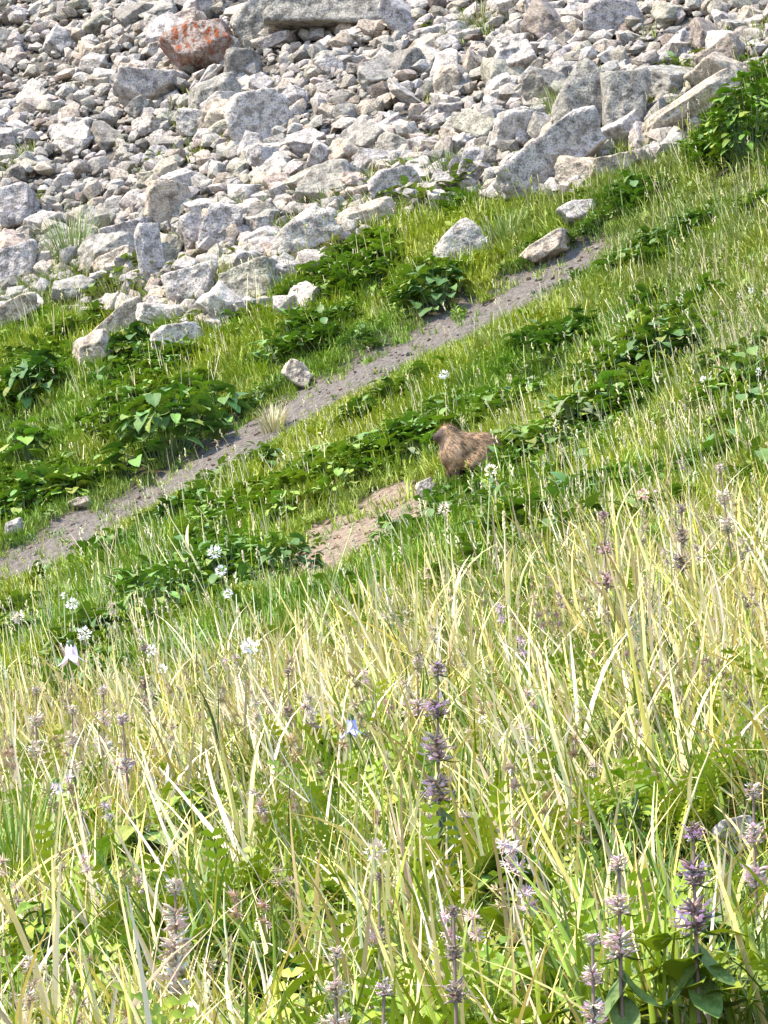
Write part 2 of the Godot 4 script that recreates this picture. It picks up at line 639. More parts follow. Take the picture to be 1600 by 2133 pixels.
func build_scree() -> void:
	for k in 12: rock_hi.append(rock_mesh(100 + k, 4, 6 + k % 5, 0.5, 1.9))
	for k in 8: rock_lo.append(hull_mesh(200 + k, 13 + k % 4))
	stage(" rock meshes")
	var root := Node3D.new()
	root.name = "scree_slope"
	add_child(root)
	tag(root, "pale grey scree of broken stones covering the upper slope", "scree", "", "structure")
	var tints := [lc(0.95, 0.94, 0.92), lc(0.85, 0.85, 0.87), lc(0.9, 0.86, 0.78), lc(0.66, 0.67, 0.66), lc(0.76, 0.77, 0.69), lc(0.48, 0.48, 0.47), lc(1.0, 0.91, 0.85), lc(0.52, 0.46, 0.43)]
	var sc: Array = []
	for k in 8: sc.append(Scatter.new())
	var big: Array = []
	var inv := cam_basis.transposed()
	for layer in [[46000, 0.022, 0.05, 0.9], [20000, 0.05, 0.11, 0.9], [2000, 0.11, 0.22, 0.6]]:
		for k in layer[0]:
			var z := rng.randf_range(-43.0, -24.5)
			var x := rng.randf_range(-5.8, 5.8) + (-z - 34.0) * 0.05
			if not in_scree(x, z): continue
			var dens := n_big.get_noise_2d(x * 1.5 + 90.0, z * 1.5)
			var u := rng.randf()
			var r: float = lerpf(layer[1], layer[2], pow(u, 2.2))
			if layer[1] > 0.04 and dens < -0.25 and rng.randf() < 0.6: continue
			var flat: Vector3 = Vector3(rng.randf_range(0.75, 1.45), rng.randf_range(0.45, 0.95), rng.randf_range(0.7, 1.2))
			var y := ground(x, z) + r * rng.randf_range(0.1, layer[3]) + (0.03 if layer[1] > 0.04 else 0.0)
			var p := Vector3(x, y, z)
			var bs := Basis(Vector3.RIGHT, 0.45) * rand_basis(0.9) * Basis.from_scale(flat * r)
			var ti := 0
			var tr := rng.randf()
			if tr < 0.34: ti = 0
			elif tr < 0.56: ti = 1
			elif tr < 0.72: ti = 2
			elif tr < 0.83: ti = 3
			elif tr < 0.89: ti = 4
			elif tr < 0.94: ti = 5
			elif tr < 0.97: ti = 6
			else: ti = 7
			if layer[1] > 0.09:
				var q := inv * p
				var ix := 800.0 + q.x / -q.z * F
				var iy := 1066.5 - q.y / -q.z * F
				var vis := 1.0 if ix > -20 and ix < 1620 and iy > -20 else 0.0
				big.append([vis * r / p.length(), Transform3D(bs, p), ti])
			else:
				var s: Scatter = sc[rng.randi() % 8]
				s.xf.append(Transform3D(bs, p)); s.col.append(jit(tints[ti], 0.1))
	big.sort_custom(func(a, b): return a[0] > b[0])
	for k in big.size():
		var e: Array = big[k]
		if k < 290:
			part(root, "stone", rock_hi[k % rock_hi.size()], M.rocks[e[2]], e[1])
		else:
			var s: Scatter = sc[k % 8]
			s.xf.append(e[1]); s.col.append(jit(tints[e[2]], 0.1))
	for k in 8:
		scatter_node(root, "small_stones", rock_lo[k], M.rock_mm, sc[k])
	# grit and crumbs on the trail and on the burrow mound
	var g1 := Scatter.new()
	var g2 := Scatter.new()
	for k in 30000:
		var x := rng.randf_range(-5.5, 5.5)
		var z := rng.randf_range(-33.0, -17.5)
		var r := 0.005 + 0.020 * pow(rng.randf(), 6.0)
		var t := Transform3D(rand_basis(1.0) * Basis.from_scale(Vector3(1, 0.7, 1) * r), Vector3(x, 0, z))
		if line_dist(trail, x, z) < 1.0:
			t.origin.y = ground(x, z) + r * 0.2
			g1.xf.append(t); g1.col.append(jit(lc(0.44, 0.38, 0.34), 0.45))
		elif on_mound(x, z):
			t.origin.y = ground(x, z) + r * 0.2
			g2.xf.append(t); g2.col.append(jit(lc(0.66, 0.53, 0.42), 0.4))
	var tg := Node3D.new()
	tg.name = "trail_grit"; add_child(tg)
	tag(tg, "brown grit and crumbs of soil on the diagonal trail", "grit", "", "stuff")
	scatter_node(tg, "grit", rock_lo[0], M.rock_mm, g1)
	var mg := Node3D.new()
	mg.name = "burrow_grit"; add_child(mg)
	tag(mg, "tan crumbs of dug soil below the marmot", "grit", "", "stuff")
	scatter_node(mg, "grit", rock_lo[1], M.rock_mm, g2)

func build_boulders() -> void:
	boulder(432, 98, 140, 105, 0, "rock crusted with rust and orange lichen, near the top left", {"mat": M.lichen, "mesh": 2, "tilt": 10})
	boulder(310, 188, 150, 80, 1, "smooth grey boulder just below the left of the orange lichen rock", {"mesh": 0, "tilt": -6})
	boulder(447, 205, 108, 72, 3, "flat-faced grey-brown boulder directly under the orange lichen rock", {"mesh": 4})
	boulder(418, 262, 105, 62, 0, "wedge-shaped stone with a bright white upper face", {"mesh": 7, "tilt": -22})
	boulder(548, 258, 130, 95, 0, "mottled pale block right of the white-faced wedge stone", {"mesh": 5})
	boulder(508, 150, 75, 75, 5, "dark brownish stone tucked right below the orange lichen rock", {"mesh": 9})
	boulder(700, 22, 330, 110, 3, "very large grey slab cut by the top edge of the picture", {"mesh": 1, "tilt": -8, "depth": 0.7})
	boulder(560, 40, 150, 90, 3, "grey slanting boulder between lichen rock and largest top slab", {"mesh": 6, "tilt": 28})
	boulder(385, 55, 90, 45, 6, "flat pinkish stone above the orange lichen rock", {"mesh": 8, "tilt": 15})
	boulder(1228, 235, 120, 150, 3, "tall grey boulder with a crack beside it, upper right", {"mesh": 3})
	boulder(1305, 225, 95, 165, 3, "upright grey boulder leaning on the right of the cracked one", {"mesh": 10, "tilt": -4})
	boulder(1160, 350, 235, 105, 1, "long slanted grey slab with pale top edge above the grass", {"mesh": 11, "tilt": 27})
	boulder(1420, 245, 250, 60, 2, "long low pale ledge running up towards the dark green bush", {"mesh": 4, "tilt": 24})
	boulder(1282, 48, 120, 62, 1, "smooth whitish slab near the top right", {"mesh": 5, "tilt": -10})
	boulder(1395, 4, 66, 26, 6, "salmon-pink stone at the top edge on the right", {"mesh": 2})
	boulder(1066, 145, 58, 80, 1, "upright pale oval stone in the middle of the scree", {"mesh": 6, "tilt": 8})
	boulder(1082, 285, 110, 80, 0, "rounded whitish boulder left of the tall grey cracked boulder", {"mesh": 9})
	boulder(985, 352, 52, 90, 1, "narrow pale stone leaning right at the edge of the scree", {"mesh": 7, "tilt": -28})
	boulder(1290, 355, 130, 60, 2, "low pale stone below the upright grey boulders", {"mesh": 0, "tilt": 10})
	boulder(965, 520, 100, 84, 0, "bright white pointed rock alone in the grass above the trail", {"mesh": 3, "tilt": 6})
	boulder(1142, 520, 115, 40, 2, "pale rounded rock half sunk at the upper end of the trail", {"mesh": 8, "tilt": 25})
	boulder(1215, 445, 80, 55, 1, "small grey stone at the grass edge under the slanted slab", {"mesh": 2})
	boulder(250, 688, 130, 50, 2, "long pale rock slanting down into grass at the left", {"mesh": 11, "tilt": 32})
	boulder(195, 738, 85, 75, 2, "blunt pale rock below the slanting one, sunk in grass", {"mesh": 4})
	boulder(378, 715, 110, 55, 0, "low white block at the foot of the mottled mound", {"mesh": 5, "tilt": 4})
	boulder(395, 600, 110, 85, 0, "mottled pale boulder forming the left of the scree foot", {"mesh": 10})
	boulder(520, 600, 130, 85, 4, "greenish mottled boulder forming the right of the scree foot", {"mesh": 1})
	boulder(322, 535, 55, 135, 1, "upright narrow grey slab among grass tufts", {"mesh": 6, "tilt": 4})
	boulder(262, 498, 125, 60, 1, "flat grey slab resting against the upright narrow slab", {"mesh": 0, "tilt": 14})
	boulder(245, 552, 100, 46, 2, "small flat stone half covered by olive grass", {"mesh": 8, "tilt": 18})
	boulder(352, 432, 90, 85, 2, "whitish boulder with warm tint above the grass tufts", {"mesh": 9})
	boulder(465, 478, 80, 110, 1, "leaning slab with a pale ridge", {"mesh": 7, "tilt": -35})
	boulder(588, 388, 56, 58, 6, "small pinkish white stone in the middle of the scree", {"mesh": 2})
	boulder(645, 500, 135, 85, 0, "pale block at the scree edge above bright grass", {"mesh": 3, "tilt": 8})
	boulder(760, 460, 130, 60, 2, "long pale stone at the scree edge, right of the pale block", {"mesh": 4, "tilt": 6})
	boulder(830, 395, 110, 60, 1, "light grey stone with dark shadow beneath, right of centre scree", {"mesh": 5})
	boulder(40, 440, 95, 90, 1, "pale boulder at the left edge of the scree", {"mesh": 8})
	boulder(35, 560, 90, 100, 1, "bluish grey stone with dark cleft at the left edge", {"mesh": 10})
	boulder(22, 668, 130, 50, 2, "low pale stone at left edge where grass begins", {"mesh": 11, "tilt": 18})
	boulder(622, 782, 44, 64, 2, "light stone standing on the upper edge of the trail", {"mesh": 7, "tilt": 38, "name": "trail_stone", "cat": "stone"})
	boulder(172, 1048, 42, 24, 2, "small flat white stone at the upper edge of the trail", {"mesh": 2, "name": "trail_stone", "cat": "stone"})
	boulder(30, 1100, 40, 30, 1, "small grey stone under leaves at the left end of trail", {"mesh": 4, "name": "trail_stone", "cat": "stone"})
	boulder(890, 1020, 40, 42, 2, "smooth grey-beige stone at the top of the bare burrow mound", {"mesh": 6, "name": "burrow_stone", "cat": "stone", "tilt": 20, "fwd": -0.3})
	boulder(1540, 1745, 95, 62, 0, "white stone lying in grass at the lower right", {"mesh": 5, "name": "meadow_stone", "cat": "stone"})

# ------------------------------------------------------------------ marmot
func cap(p: Vector3, a: Vector3, b: Vector3, ra: float, rb: float) -> float:
	var ab := b - a
	var t := clampf((p - a).dot(ab) / maxf(ab.length_squared(), 1e-9), 0.0, 1.0)
	return (p - a - ab * t).length() - lerpf(ra, rb, t)

var bones: Array = []
func body_field(p: Vector3) -> float:
	var d := 1.0
	for q in bones:
		var e := cap(p, q[0], q[1], q[2], q[3])
		var k: float = q[4]
		var h := clampf(0.5 + 0.5 * (e - d) / k, 0.0, 1.0)
		d = lerpf(e, d, h) - k * h * (1.0 - h)
	return d

func surface_nets(lo: Vector3, hi: Vector3, cell: float) -> Bag:
	var nx := int((hi.x - lo.x) / cell) + 1
	var ny := int((hi.y - lo.y) / cell) + 1
	var nz := int((hi.z - lo.z) / cell) + 1
	var f := PackedFloat32Array()
	f.resize(nx * ny * nz)
	var c := 0
	for z in nz:
		for y in ny:
			for x in nx:
				f[c] = body_field(lo + Vector3(x, y, z) * cell)
				c += 1
	var b := Bag.new()
	var id := PackedInt32Array()
	id.resize(nx * ny * nz)
	id.fill(-1)
	var sy := nx
	var sz := nx * ny
	var offs := [0, 1, sy, sy + 1, sz, sz + 1, sz + sy, sz + sy + 1]
	var edges := [[0, 1], [0, 2], [0, 4], [1, 3], [1, 5], [2, 3], [2, 6], [3, 7], [4, 5], [4, 6], [5, 7], [6, 7]]
	for z in nz - 1:
		for y in ny - 1:
			for x in nx - 1:
				var q := x + y * sy + z * sz
				var sum := Vector3.ZERO
				var n := 0
				for e in edges:
					var fa := f[q + offs[e[0]]]
					var fb := f[q + offs[e[1]]]
					if (fa < 0.0) != (fb < 0.0):
						var t := fa / (fa - fb)
						var pa := Vector3(e[0] & 1, (e[0] >> 1) & 1, e[0] >> 2)
						var pb := Vector3(e[1] & 1, (e[1] >> 1) & 1, e[1] >> 2)
						sum += pa.lerp(pb, t)
						n += 1
				if n > 0:
					id[q] = b.v.size()
					b.v.append(lo + (Vector3(x, y, z) + sum / n) * cell)
	for z in range(1, nz - 1):
		for y in range(1, ny - 1):
			for x in range(1, nx - 1):
				var q := x + y * sy + z * sz
				for ax in 3:
					var st: int = [1, sy, sz][ax]
					var u: int = [sy, sz, 1][ax]
					var w: int = [sz, 1, sy][ax]
					var ins := f[q] < 0.0
					if ins != (f[q + st] < 0.0):
						var a := id[q]; var bb := id[q - u]; var cc := id[q - u - w]; var dd := id[q - w]
						if a < 0 or bb < 0 or cc < 0 or dd < 0: continue
						if ins: b.i.append_array(PackedInt32Array([a, dd, cc, a, cc, bb]))
						else: b.i.append_array(PackedInt32Array([a, bb, cc, a, cc, dd]))
	return b

func build_marmot() -> void:
	var g := ground_at(980, 1006)
	var root := thing("marmot", "sandy brown marmot sitting at its burrow, looking left", "marmot", g)
	root.scale = Vector3.ONE * 0.9
	# local frame: x right, y up, z towards the camera. Body sits turned to the left, rump right.
	var chest := Vector3(-0.045, 0.165, 0.02)
	var rump := Vector3(0.095, 0.135, -0.02)
	var neck := Vector3(-0.06, 0.225, 0.02)
	var head := Vector3(-0.085, 0.278, 0.03)
	var nose := Vector3(-0.147, 0.268, 0.062)
	bones = [
		[chest, rump, 0.098, 0.125, 0.02],
		[chest + Vector3(0.05, 0.035, -0.02), rump + Vector3(-0.01, 0.045, 0), 0.08, 0.09, 0.04],
		[chest, neck, 0.085, 0.070, 0.04],
		[neck, head, 0.064, 0.056, 0.03],
		[head, nose, 0.05, 0.027, 0.02],
		[head + Vector3(-0.03, -0.022, 0.03), head + Vector3(-0.02, -0.025, -0.03), 0.026, 0.026, 0.02],
		[chest + Vector3(-0.01, -0.04, 0.055), Vector3(-0.075, 0.075, 0.075), 0.045, 0.03, 0.025],
		[Vector3(-0.075, 0.075, 0.075), Vector3(-0.07, 0.012, 0.09), 0.03, 0.02, 0.015],
		[Vector3(-0.07, 0.012, 0.09), Vector3(-0.105, 0.008, 0.105), 0.02, 0.013, 0.01],
		[chest + Vector3(-0.01, -0.04, -0.05), Vector3(-0.09, 0.075, -0.05), 0.045, 0.03, 0.025],
		[Vector3(-0.09, 0.075, -0.05), Vector3(-0.085, 0.012, -0.045), 0.03, 0.02, 0.015],
		[Vector3(-0.085, 0.012, -0.045), Vector3(-0.125, 0.008, -0.035), 0.02, 0.013, 0.01],
		[rump + Vector3(0, -0.02, 0.07), Vector3(0.03, 0.07, 0.105), 0.07, 0.05, 0.03],
		[Vector3(0.03, 0.07, 0.105), Vector3(0.085, 0.018, 0.11), 0.04, 0.024, 0.02],
		[Vector3(0.085, 0.018, 0.11), Vector3(0.01, 0.012, 0.125), 0.022, 0.016, 0.012],
		[rump + Vector3(0, -0.03, -0.07), Vector3(0.03, 0.05, -0.12), 0.07, 0.045, 0.03],
		[Vector3(0.03, 0.03, -0.12), Vector3(0.01, 0.012, -0.13), 0.03, 0.016, 0.015],
		[rump + Vector3(0.08, -0.06, -0.01), Vector3(0.29, 0.03, -0.05), 0.04, 0.026, 0.03],
	]
	var lo := Vector3(-0.20, -0.02, -0.19)
	var hi := Vector3(0.34, 0.37, 0.17)
	var b := surface_nets(lo, hi, 0.009)
	b.smooth()
	b.c.resize(b.v.size())
	var sandy := lc(0.34, 0.21, 0.115)
	var pale := lc(0.41, 0.27, 0.17)
	var brown := lc(0.095, 0.06, 0.038)
	var dark := lc(0.055, 0.04, 0.035)
	for k in b.v.size():
		b.c[k] = marmot_colour(b.v[k], sandy, pale, brown, dark)
	part(root, "body", b.mesh(), M.fur)
	# fur: short strands rooted in the skin
	var fb := Bag.new()
	var fr := RandomNumberGenerator.new()
	fr.seed = 77
	var tries := 0
	while tries < 9000:
		tries += 1
		var k := fr.randi() % b.v.size()
		var p := b.v[k] + Vector3(fr.randf_range(-1, 1), fr.randf_range(-1, 1), fr.randf_range(-1, 1)) * 0.004
		var nn := b.n[k]
		var face := p.distance_to(nose) < 0.075 or p.y < 0.03
		var flow := (Vector3(0.55, -0.5, 0) + Vector3(fr.randf_range(-1, 1), fr.randf_range(-1, 1), fr.randf_range(-1, 1)) * 0.25)
		flow = (flow - nn * flow.dot(nn) + nn * 0.36).normalized()
		var ln := (0.008 if face else 0.021) * fr.randf_range(0.7, 1.3)
		var side := flow.cross(nn).normalized() * 0.0016
		var c := marmot_colour(p, sandy, pale, brown, dark)
		var kk := fr.randf_range(0.6, 1.6)
		c = Color(c.r * kk, c.g * kk, c.b * kk)
		var f0 := fb.v.size()
		fb.v.append_array(PackedVector3Array([p - side, p + side, p + flow * ln]))
		fb.n.append_array(PackedVector3Array([nn, nn, (nn + flow).normalized()]))
		fb.c.append_array(PackedColorArray([c, c, c]))
		fb.i.append_array(PackedInt32Array([f0, f0 + 2, f0 + 1]))
	var fur := part(root, "fur", fb.mesh(), M.hair)
	fur.set_meta("kind", "stuff")
	for s in [-1.0, 1.0]:
		var eb := Bag.new()
		var at := head + Vector3(0.018, 0.036, 0.046 * s)
		leaf_bag(eb, Transform3D(Basis(Vector3(0, 0, 1), Vector3(0.5, 0.2, 0.3 * s).normalized(), Vector3(0.25, 0.95, 0.2 * s).normalized()), at), 0.04, 0.042, 0.1, 0.3, 0, 0, brown if s > 0 else sandy, 4, 4)
		eb.smooth()
		part(root, "ear", eb.mesh(), M.fur)
		var yb := Bag.new()
		bud(yb, head + Vector3(-0.034, 0.014, 0.036 * s), Vector3(-0.4, 0.1, s).normalized(), 0.009, 0.0085, lc(0.01, 0.008, 0.006), 8)
		part(root, "eye", yb.mesh(), M.leaf)
	var nb := Bag.new()
	bud(nb, nose + Vector3(-0.014, 0.004, 0.003), Vector3(-0.9, 0.2, 0.3).normalized(), 0.014, 0.011, lc(0.02, 0.015, 0.013), 7)
	part(root, "nose", nb.mesh(), M.leaf)

func marmot_colour(p: Vector3, sandy: Color, pale: Color, brown: Color, dark: Color) -> Color:
	var n := 0.5 + 0.5 * n_fine.get_noise_3dv(p * 620.0)
	var c := sandy.lerp(brown, clampf((n - 0.42) * 2.6, 0.0, 0.85))
	if p.x < -0.03 and p.y > 0.12 and p.y < 0.26: c = c.lerp(pale, 0.65)
	var dm := p.distance_to(Vector3(-0.142, 0.282, 0.066))
	c = c.lerp(dark, (1.0 - smoothstep(0.034, 0.056, dm)) * 0.9)
	if p.y < 0.07: c = c.lerp(brown, 0.8)
	if p.x > 0.23: c = c.lerp(dark, 0.7)
	return c

# ------------------------------------------------------------------ broad-leaved clumps
var clumps: Array = []      # x, z, radius of each leafy clump
var leaf_meshes := {}
func leaf_set(kind: String) -> Array:
	if leaf_meshes.has(kind): return leaf_meshes[kind]
	var r := []
	var base: Color = {"dock": lc(0.14, 0.22, 0.06), "light": lc(0.20, 0.28, 0.05), "dark": lc(0.10, 0.175, 0.05), "bush": lc(0.13, 0.21, 0.03), "grey": lc(0.16, 0.18, 0.09), "lime": lc(0.24, 0.31, 0.022)}[kind]
	for k in 5:
		var b := Bag.new()
		var c := jit(base, 0.3)
		if k == 4: c = c.lerp(lc(0.30, 0.27, 0.05), 0.45)
		var asp: float = {"dock": 0.62, "light": 0.9, "dark": 0.7, "bush": 0.5, "grey": 0.55, "lime": 0.55}[kind]
		leaf_bag(b, Transform3D.IDENTITY, 1.0, asp * rng.randf_range(0.85, 1.15), rng.randf_range(0.05, 0.3), rng.randf_range(0.1, 0.35), 0.04, 0.8 if kind == "light" else 0.4, c, 7, 6, rng.randf() * 6.0)
		b.smooth()
		r.append(b.mesh())
	leaf_meshes[kind] = r
	return r

func leaf_clump(cx: float, cy: float, w: float, h: float, n: int, ls: float, kind: String, called: String, label: String, cat := "plant", lift := 0.0) -> Node3D:
	# cx, cy: middle of the clump as seen; w, h: its size; ls: leaf length, all in photograph pixels
	var g := ground_at(cx, cy + h * 0.42 + lift)
	var s := mpp(g)
	var root := thing(called, label, cat, g)
	var set := leaf_set(kind)
	clumps.append(Vector3(g.x, g.z, w * s * 0.5))
	var sb := Bag.new()
	var rx := w * s * 0.5
	var hy := h * s * 1.0
	for k in int(n * 2.3):
		var a := rng.randf() * TAU
		var rr := sqrt(rng.randf())
		var tip := Vector3(cos(a) * rr * rx, 0, sin(a) * rr * rx * 0.8)
		var wx := g.x + tip.x
		var wz := g.z + tip.z
		tip.y = ground(wx, wz) - g.y + hy * (0.08 + 0.92 * sqrt(1.0 - rr * rr)) * rng.randf_range(0.45, 1.0) + lift * s * rng.randf_range(0.5, 1.0)
		var out := Vector3(cos(a), 0, sin(a)).rotated(Vector3.UP, rng.randf_range(-0.8, 0.8))
		var pitch := rng.randf_range(-0.75, 0.35)
		var zdir := (out * cos(pitch) + Vector3.UP * sin(pitch)).normalized()
		var xdir := Vector3.UP.cross(zdir).normalized()
		var ydir := zdir.cross(xdir)
		var L := ls * s * rng.randf_range(0.5, 1.05)
		var bs := Basis(xdir, ydir, zdir).rotated(zdir, rng.randf_range(-0.4, 0.4)) * Basis.from_scale(Vector3.ONE * L)
		part(root, "leaf", set[rng.randi() % 5], M.leaf, Transform3D(bs, tip - zdir * L * 0.3))
		var foot := Vector3(tip.x * 0.35, 0, tip.z * 0.35)
		foot.y = ground(g.x + foot.x, g.z + foot.z) - g.y - 0.01
		var st := tip - zdir * L * 0.3
		if k % 3 == 0: tube(sb, [foot, foot.lerp(st, 0.55) + Vector3(0, 0.02, 0), st], 0.004, 0.0022, lc(0.09, 0.14, 0.05), 4)
	part(root, "stems", sb.mesh(), M.stem)
	return root

func build_leaf_clumps() -> void:
	leaf_clump(345, 895, 250, 160, 42, 62, "dock", "dock_plant", "large dock clump with broad blue-green leaves overhanging the trail")
	leaf_clump(455, 850, 130, 90, 16, 60, "dock", "dock_plant", "dock clump with big drooping leaves right above the trail bend")
	leaf_clump(55, 1040, 170, 90, 30, 48, "dock", "dock_plant", "broad-leaved clump at the left end above the trail")
	leaf_clump(150, 1010, 130, 70, 20, 42, "light", "dock_plant", "bright round-leaved clump above the small white trail stone")
	leaf_clump(75, 800, 150, 110, 26, 42, "dark", "dock_plant", "dark leafy clump at the left edge below the rocks")
	leaf_clump(60, 930, 150, 90, 22, 40, "light", "dock_plant", "light green clump at the left edge between two darker clumps")
	leaf_clump(272, 722, 100, 80, 22, 36, "dark", "dock_plant", "dark green plant between two pale rocks at left")
	leaf_clump(905, 590, 150, 100, 34, 36, "dark", "dock_plant", "dark green clump just above the trail below the white pointed rock")
	leaf_clump(780, 575, 120, 80, 22, 34, "bush", "dock_plant", "leafy green clump at the scree edge left of the dark clump")
	leaf_clump(1385, 735, 190, 120, 44, 40, "dark", "dock_plant", "dark shady clump in the right-hand meadow")
	leaf_clump(1290, 830, 170, 100, 26, 42, "light", "dock_plant", "clump with pale round leaves below the dark clump at right")
	leaf_clump(1560, 255, 170, 190, 80, 40, "bush", "leafy_bush", "tall dark green bush at the right edge beside the scree", "bush")
	leaf_clump(1490, 300, 110, 80, 30, 34, "bush", "leafy_bush", "low green bush left of the tall bush at right edge", "bush")
	leaf_clump(590, 1185, 190, 120, 38, 36, "dark", "dock_plant", "dark clump below the lower end of the bare mound")
	leaf_clump(470, 1180, 160, 105, 30, 34, "dock", "dock_plant", "blue-green clump left of the lower end of the mound")
	leaf_clump(350, 1240, 220, 130, 40, 36, "dock", "dock_plant", "wide dark green clump left of the tall white flower stalk")
	leaf_clump(230, 1310, 90, 100, 18, 36, "dark", "dock_plant", "small very dark clump below the wide clump at left")
	leaf_clump(92, 1198, 66, 52, 14, 28, "dark", "dock_plant", "small dark plant alone below the trail at left")
	leaf_clump(1095, 955, 110, 70, 26, 36, "dark", "dock_plant", "dark leaves right behind the rump of the marmot")
	leaf_clump(960, 893, 120, 46, 14, 32, "dark", "dock_plant", "dark leaves just above the marmot's head")
	leaf_clump(860, 950, 80, 70, 14, 32, "grey", "dock_plant", "grey-green leaves in front of the marmot's face")
	leaf_clump(740, 985, 180, 60, 28, 32, "light", "dock_plant", "row of light green leaves along the top of the mound")
	leaf_clump(600, 1060, 150, 70, 24, 36, "light", "dock_plant", "light round leaves at the upper left of the mound")
	leaf_clump(1000, 1030, 140, 50, 22, 34, "bush", "dock_plant", "green leaves covering the marmot's feet")
	leaf_clump(820, 1100, 130, 60, 18, 32, "bush", "dock_plant", "green leaves along the lower edge of the mound")
	leaf_clump(570, 960, 60, 60, 10, 30, "dark", "dock_plant", "small dark plant below the trail near its middle")
	leaf_clump(1200, 870, 150, 80, 24, 34, "grey", "dock_plant", "grey-green clump between marmot and the right-hand dark clump")
	leaf_clump(1130, 770, 150, 70, 20, 30, "grey", "dock_plant", "grey-green clump on the meadow above the marmot")
	leaf_clump(1585, 860, 90, 90, 18, 40, "dark", "dock_plant", "dark leaves at the right edge of the middle meadow")
	leaf_clump(1090, 1840, 110, 170, 14, 105, "light", "broad_leaf_plant", "bright green broad leaves low in the right foreground", "plant", 130.0)
	leaf_clump(620, 2040, 150, 120, 12, 110, "dark", "broad_leaf_plant", "dark arching leaves at the bottom centre", "plant", 130.0)
	leaf_clump(1080, 1990, 130, 110, 10, 100, "bush", "broad_leaf_plant", "green leaves at the bottom below the bright broad leaves", "plant", 130.0)
	leaf_clump(420, 1690, 200, 130, 40, 52, "lime", "herb_clump", "lime green herb clump left of centre in the foreground", "herb", 130.0)
	leaf_clump(1300, 1680, 180, 120, 40, 44, "lime", "herb_clump", "yellow-green herb clump above the dark leaf at right", "herb", 130.0)
	leaf_clump(120, 1930, 200, 120, 30, 60, "lime", "herb_clump", "lime green herb clump at the lower left", "herb", 130.0)
	leaf_clump(690, 1870, 160, 110, 26, 60, "lime", "herb_clump", "lime green herb clump left of the central flower's foot", "herb", 130.0)
	leaf_clump(480, 1960, 150, 100, 22, 66, "bush", "broad_leaf_plant", "mid green leaves near the thick curved straw", "plant", 130.0)
	leaf_clump(1480, 1960, 170, 150, 16, 110, "dock", "broad_leaf_plant", "large green leaves under the lilac flower at right", "plant", 130.0)
	leaf_clump(1335, 1760, 70, 130, 6, 110, "dock", "broad_leaf_plant", "single large dark leaves left of the white stone", "plant", 130.0)
	leaf_clump(300, 1760, 150, 110, 14, 85, "light", "broad_leaf_plant", "light green leaves among blades in the left foreground", "plant", 130.0)

# ------------------------------------------------------------------ flowers and stalks
func stalk_pts(h: float, lean: float, bend: float, n := 6) -> Array:
	var r := []
	for k in n + 1:
		var t := float(k) / n
		r.append(Vector3(-h * (lean * t + bend * t * t), h * t, 0.02 * h * sin(t * 5.0)))
	return r

func flower_root(tx: float, ty: float, bx: float, by: float, called: String, label: String, cat: String, group := "") -> Array:
	# top and foot of the stalk as seen; the foot stands on the ground, the stalk is upright at its distance
	var g := ground_at(bx, by)
	var root := thing(called, label, cat, g, group)
	var d := g.length()
	var top := ray(tx, ty)
	top *= -g.z / -top.z * 1.0
	var v := top - g
	return [root, v, d / F]

func curve_to(v: Vector3, sag: float, n := 7) -> Array:
	var r := []
	for k in n + 1:
		var t := float(k) / n
		r.append(Vector3(v.x * (t * (1.0 - sag) + sag * t * t), v.y * t, v.z * t + 0.01 * sin(t * 4.0)))
	return r

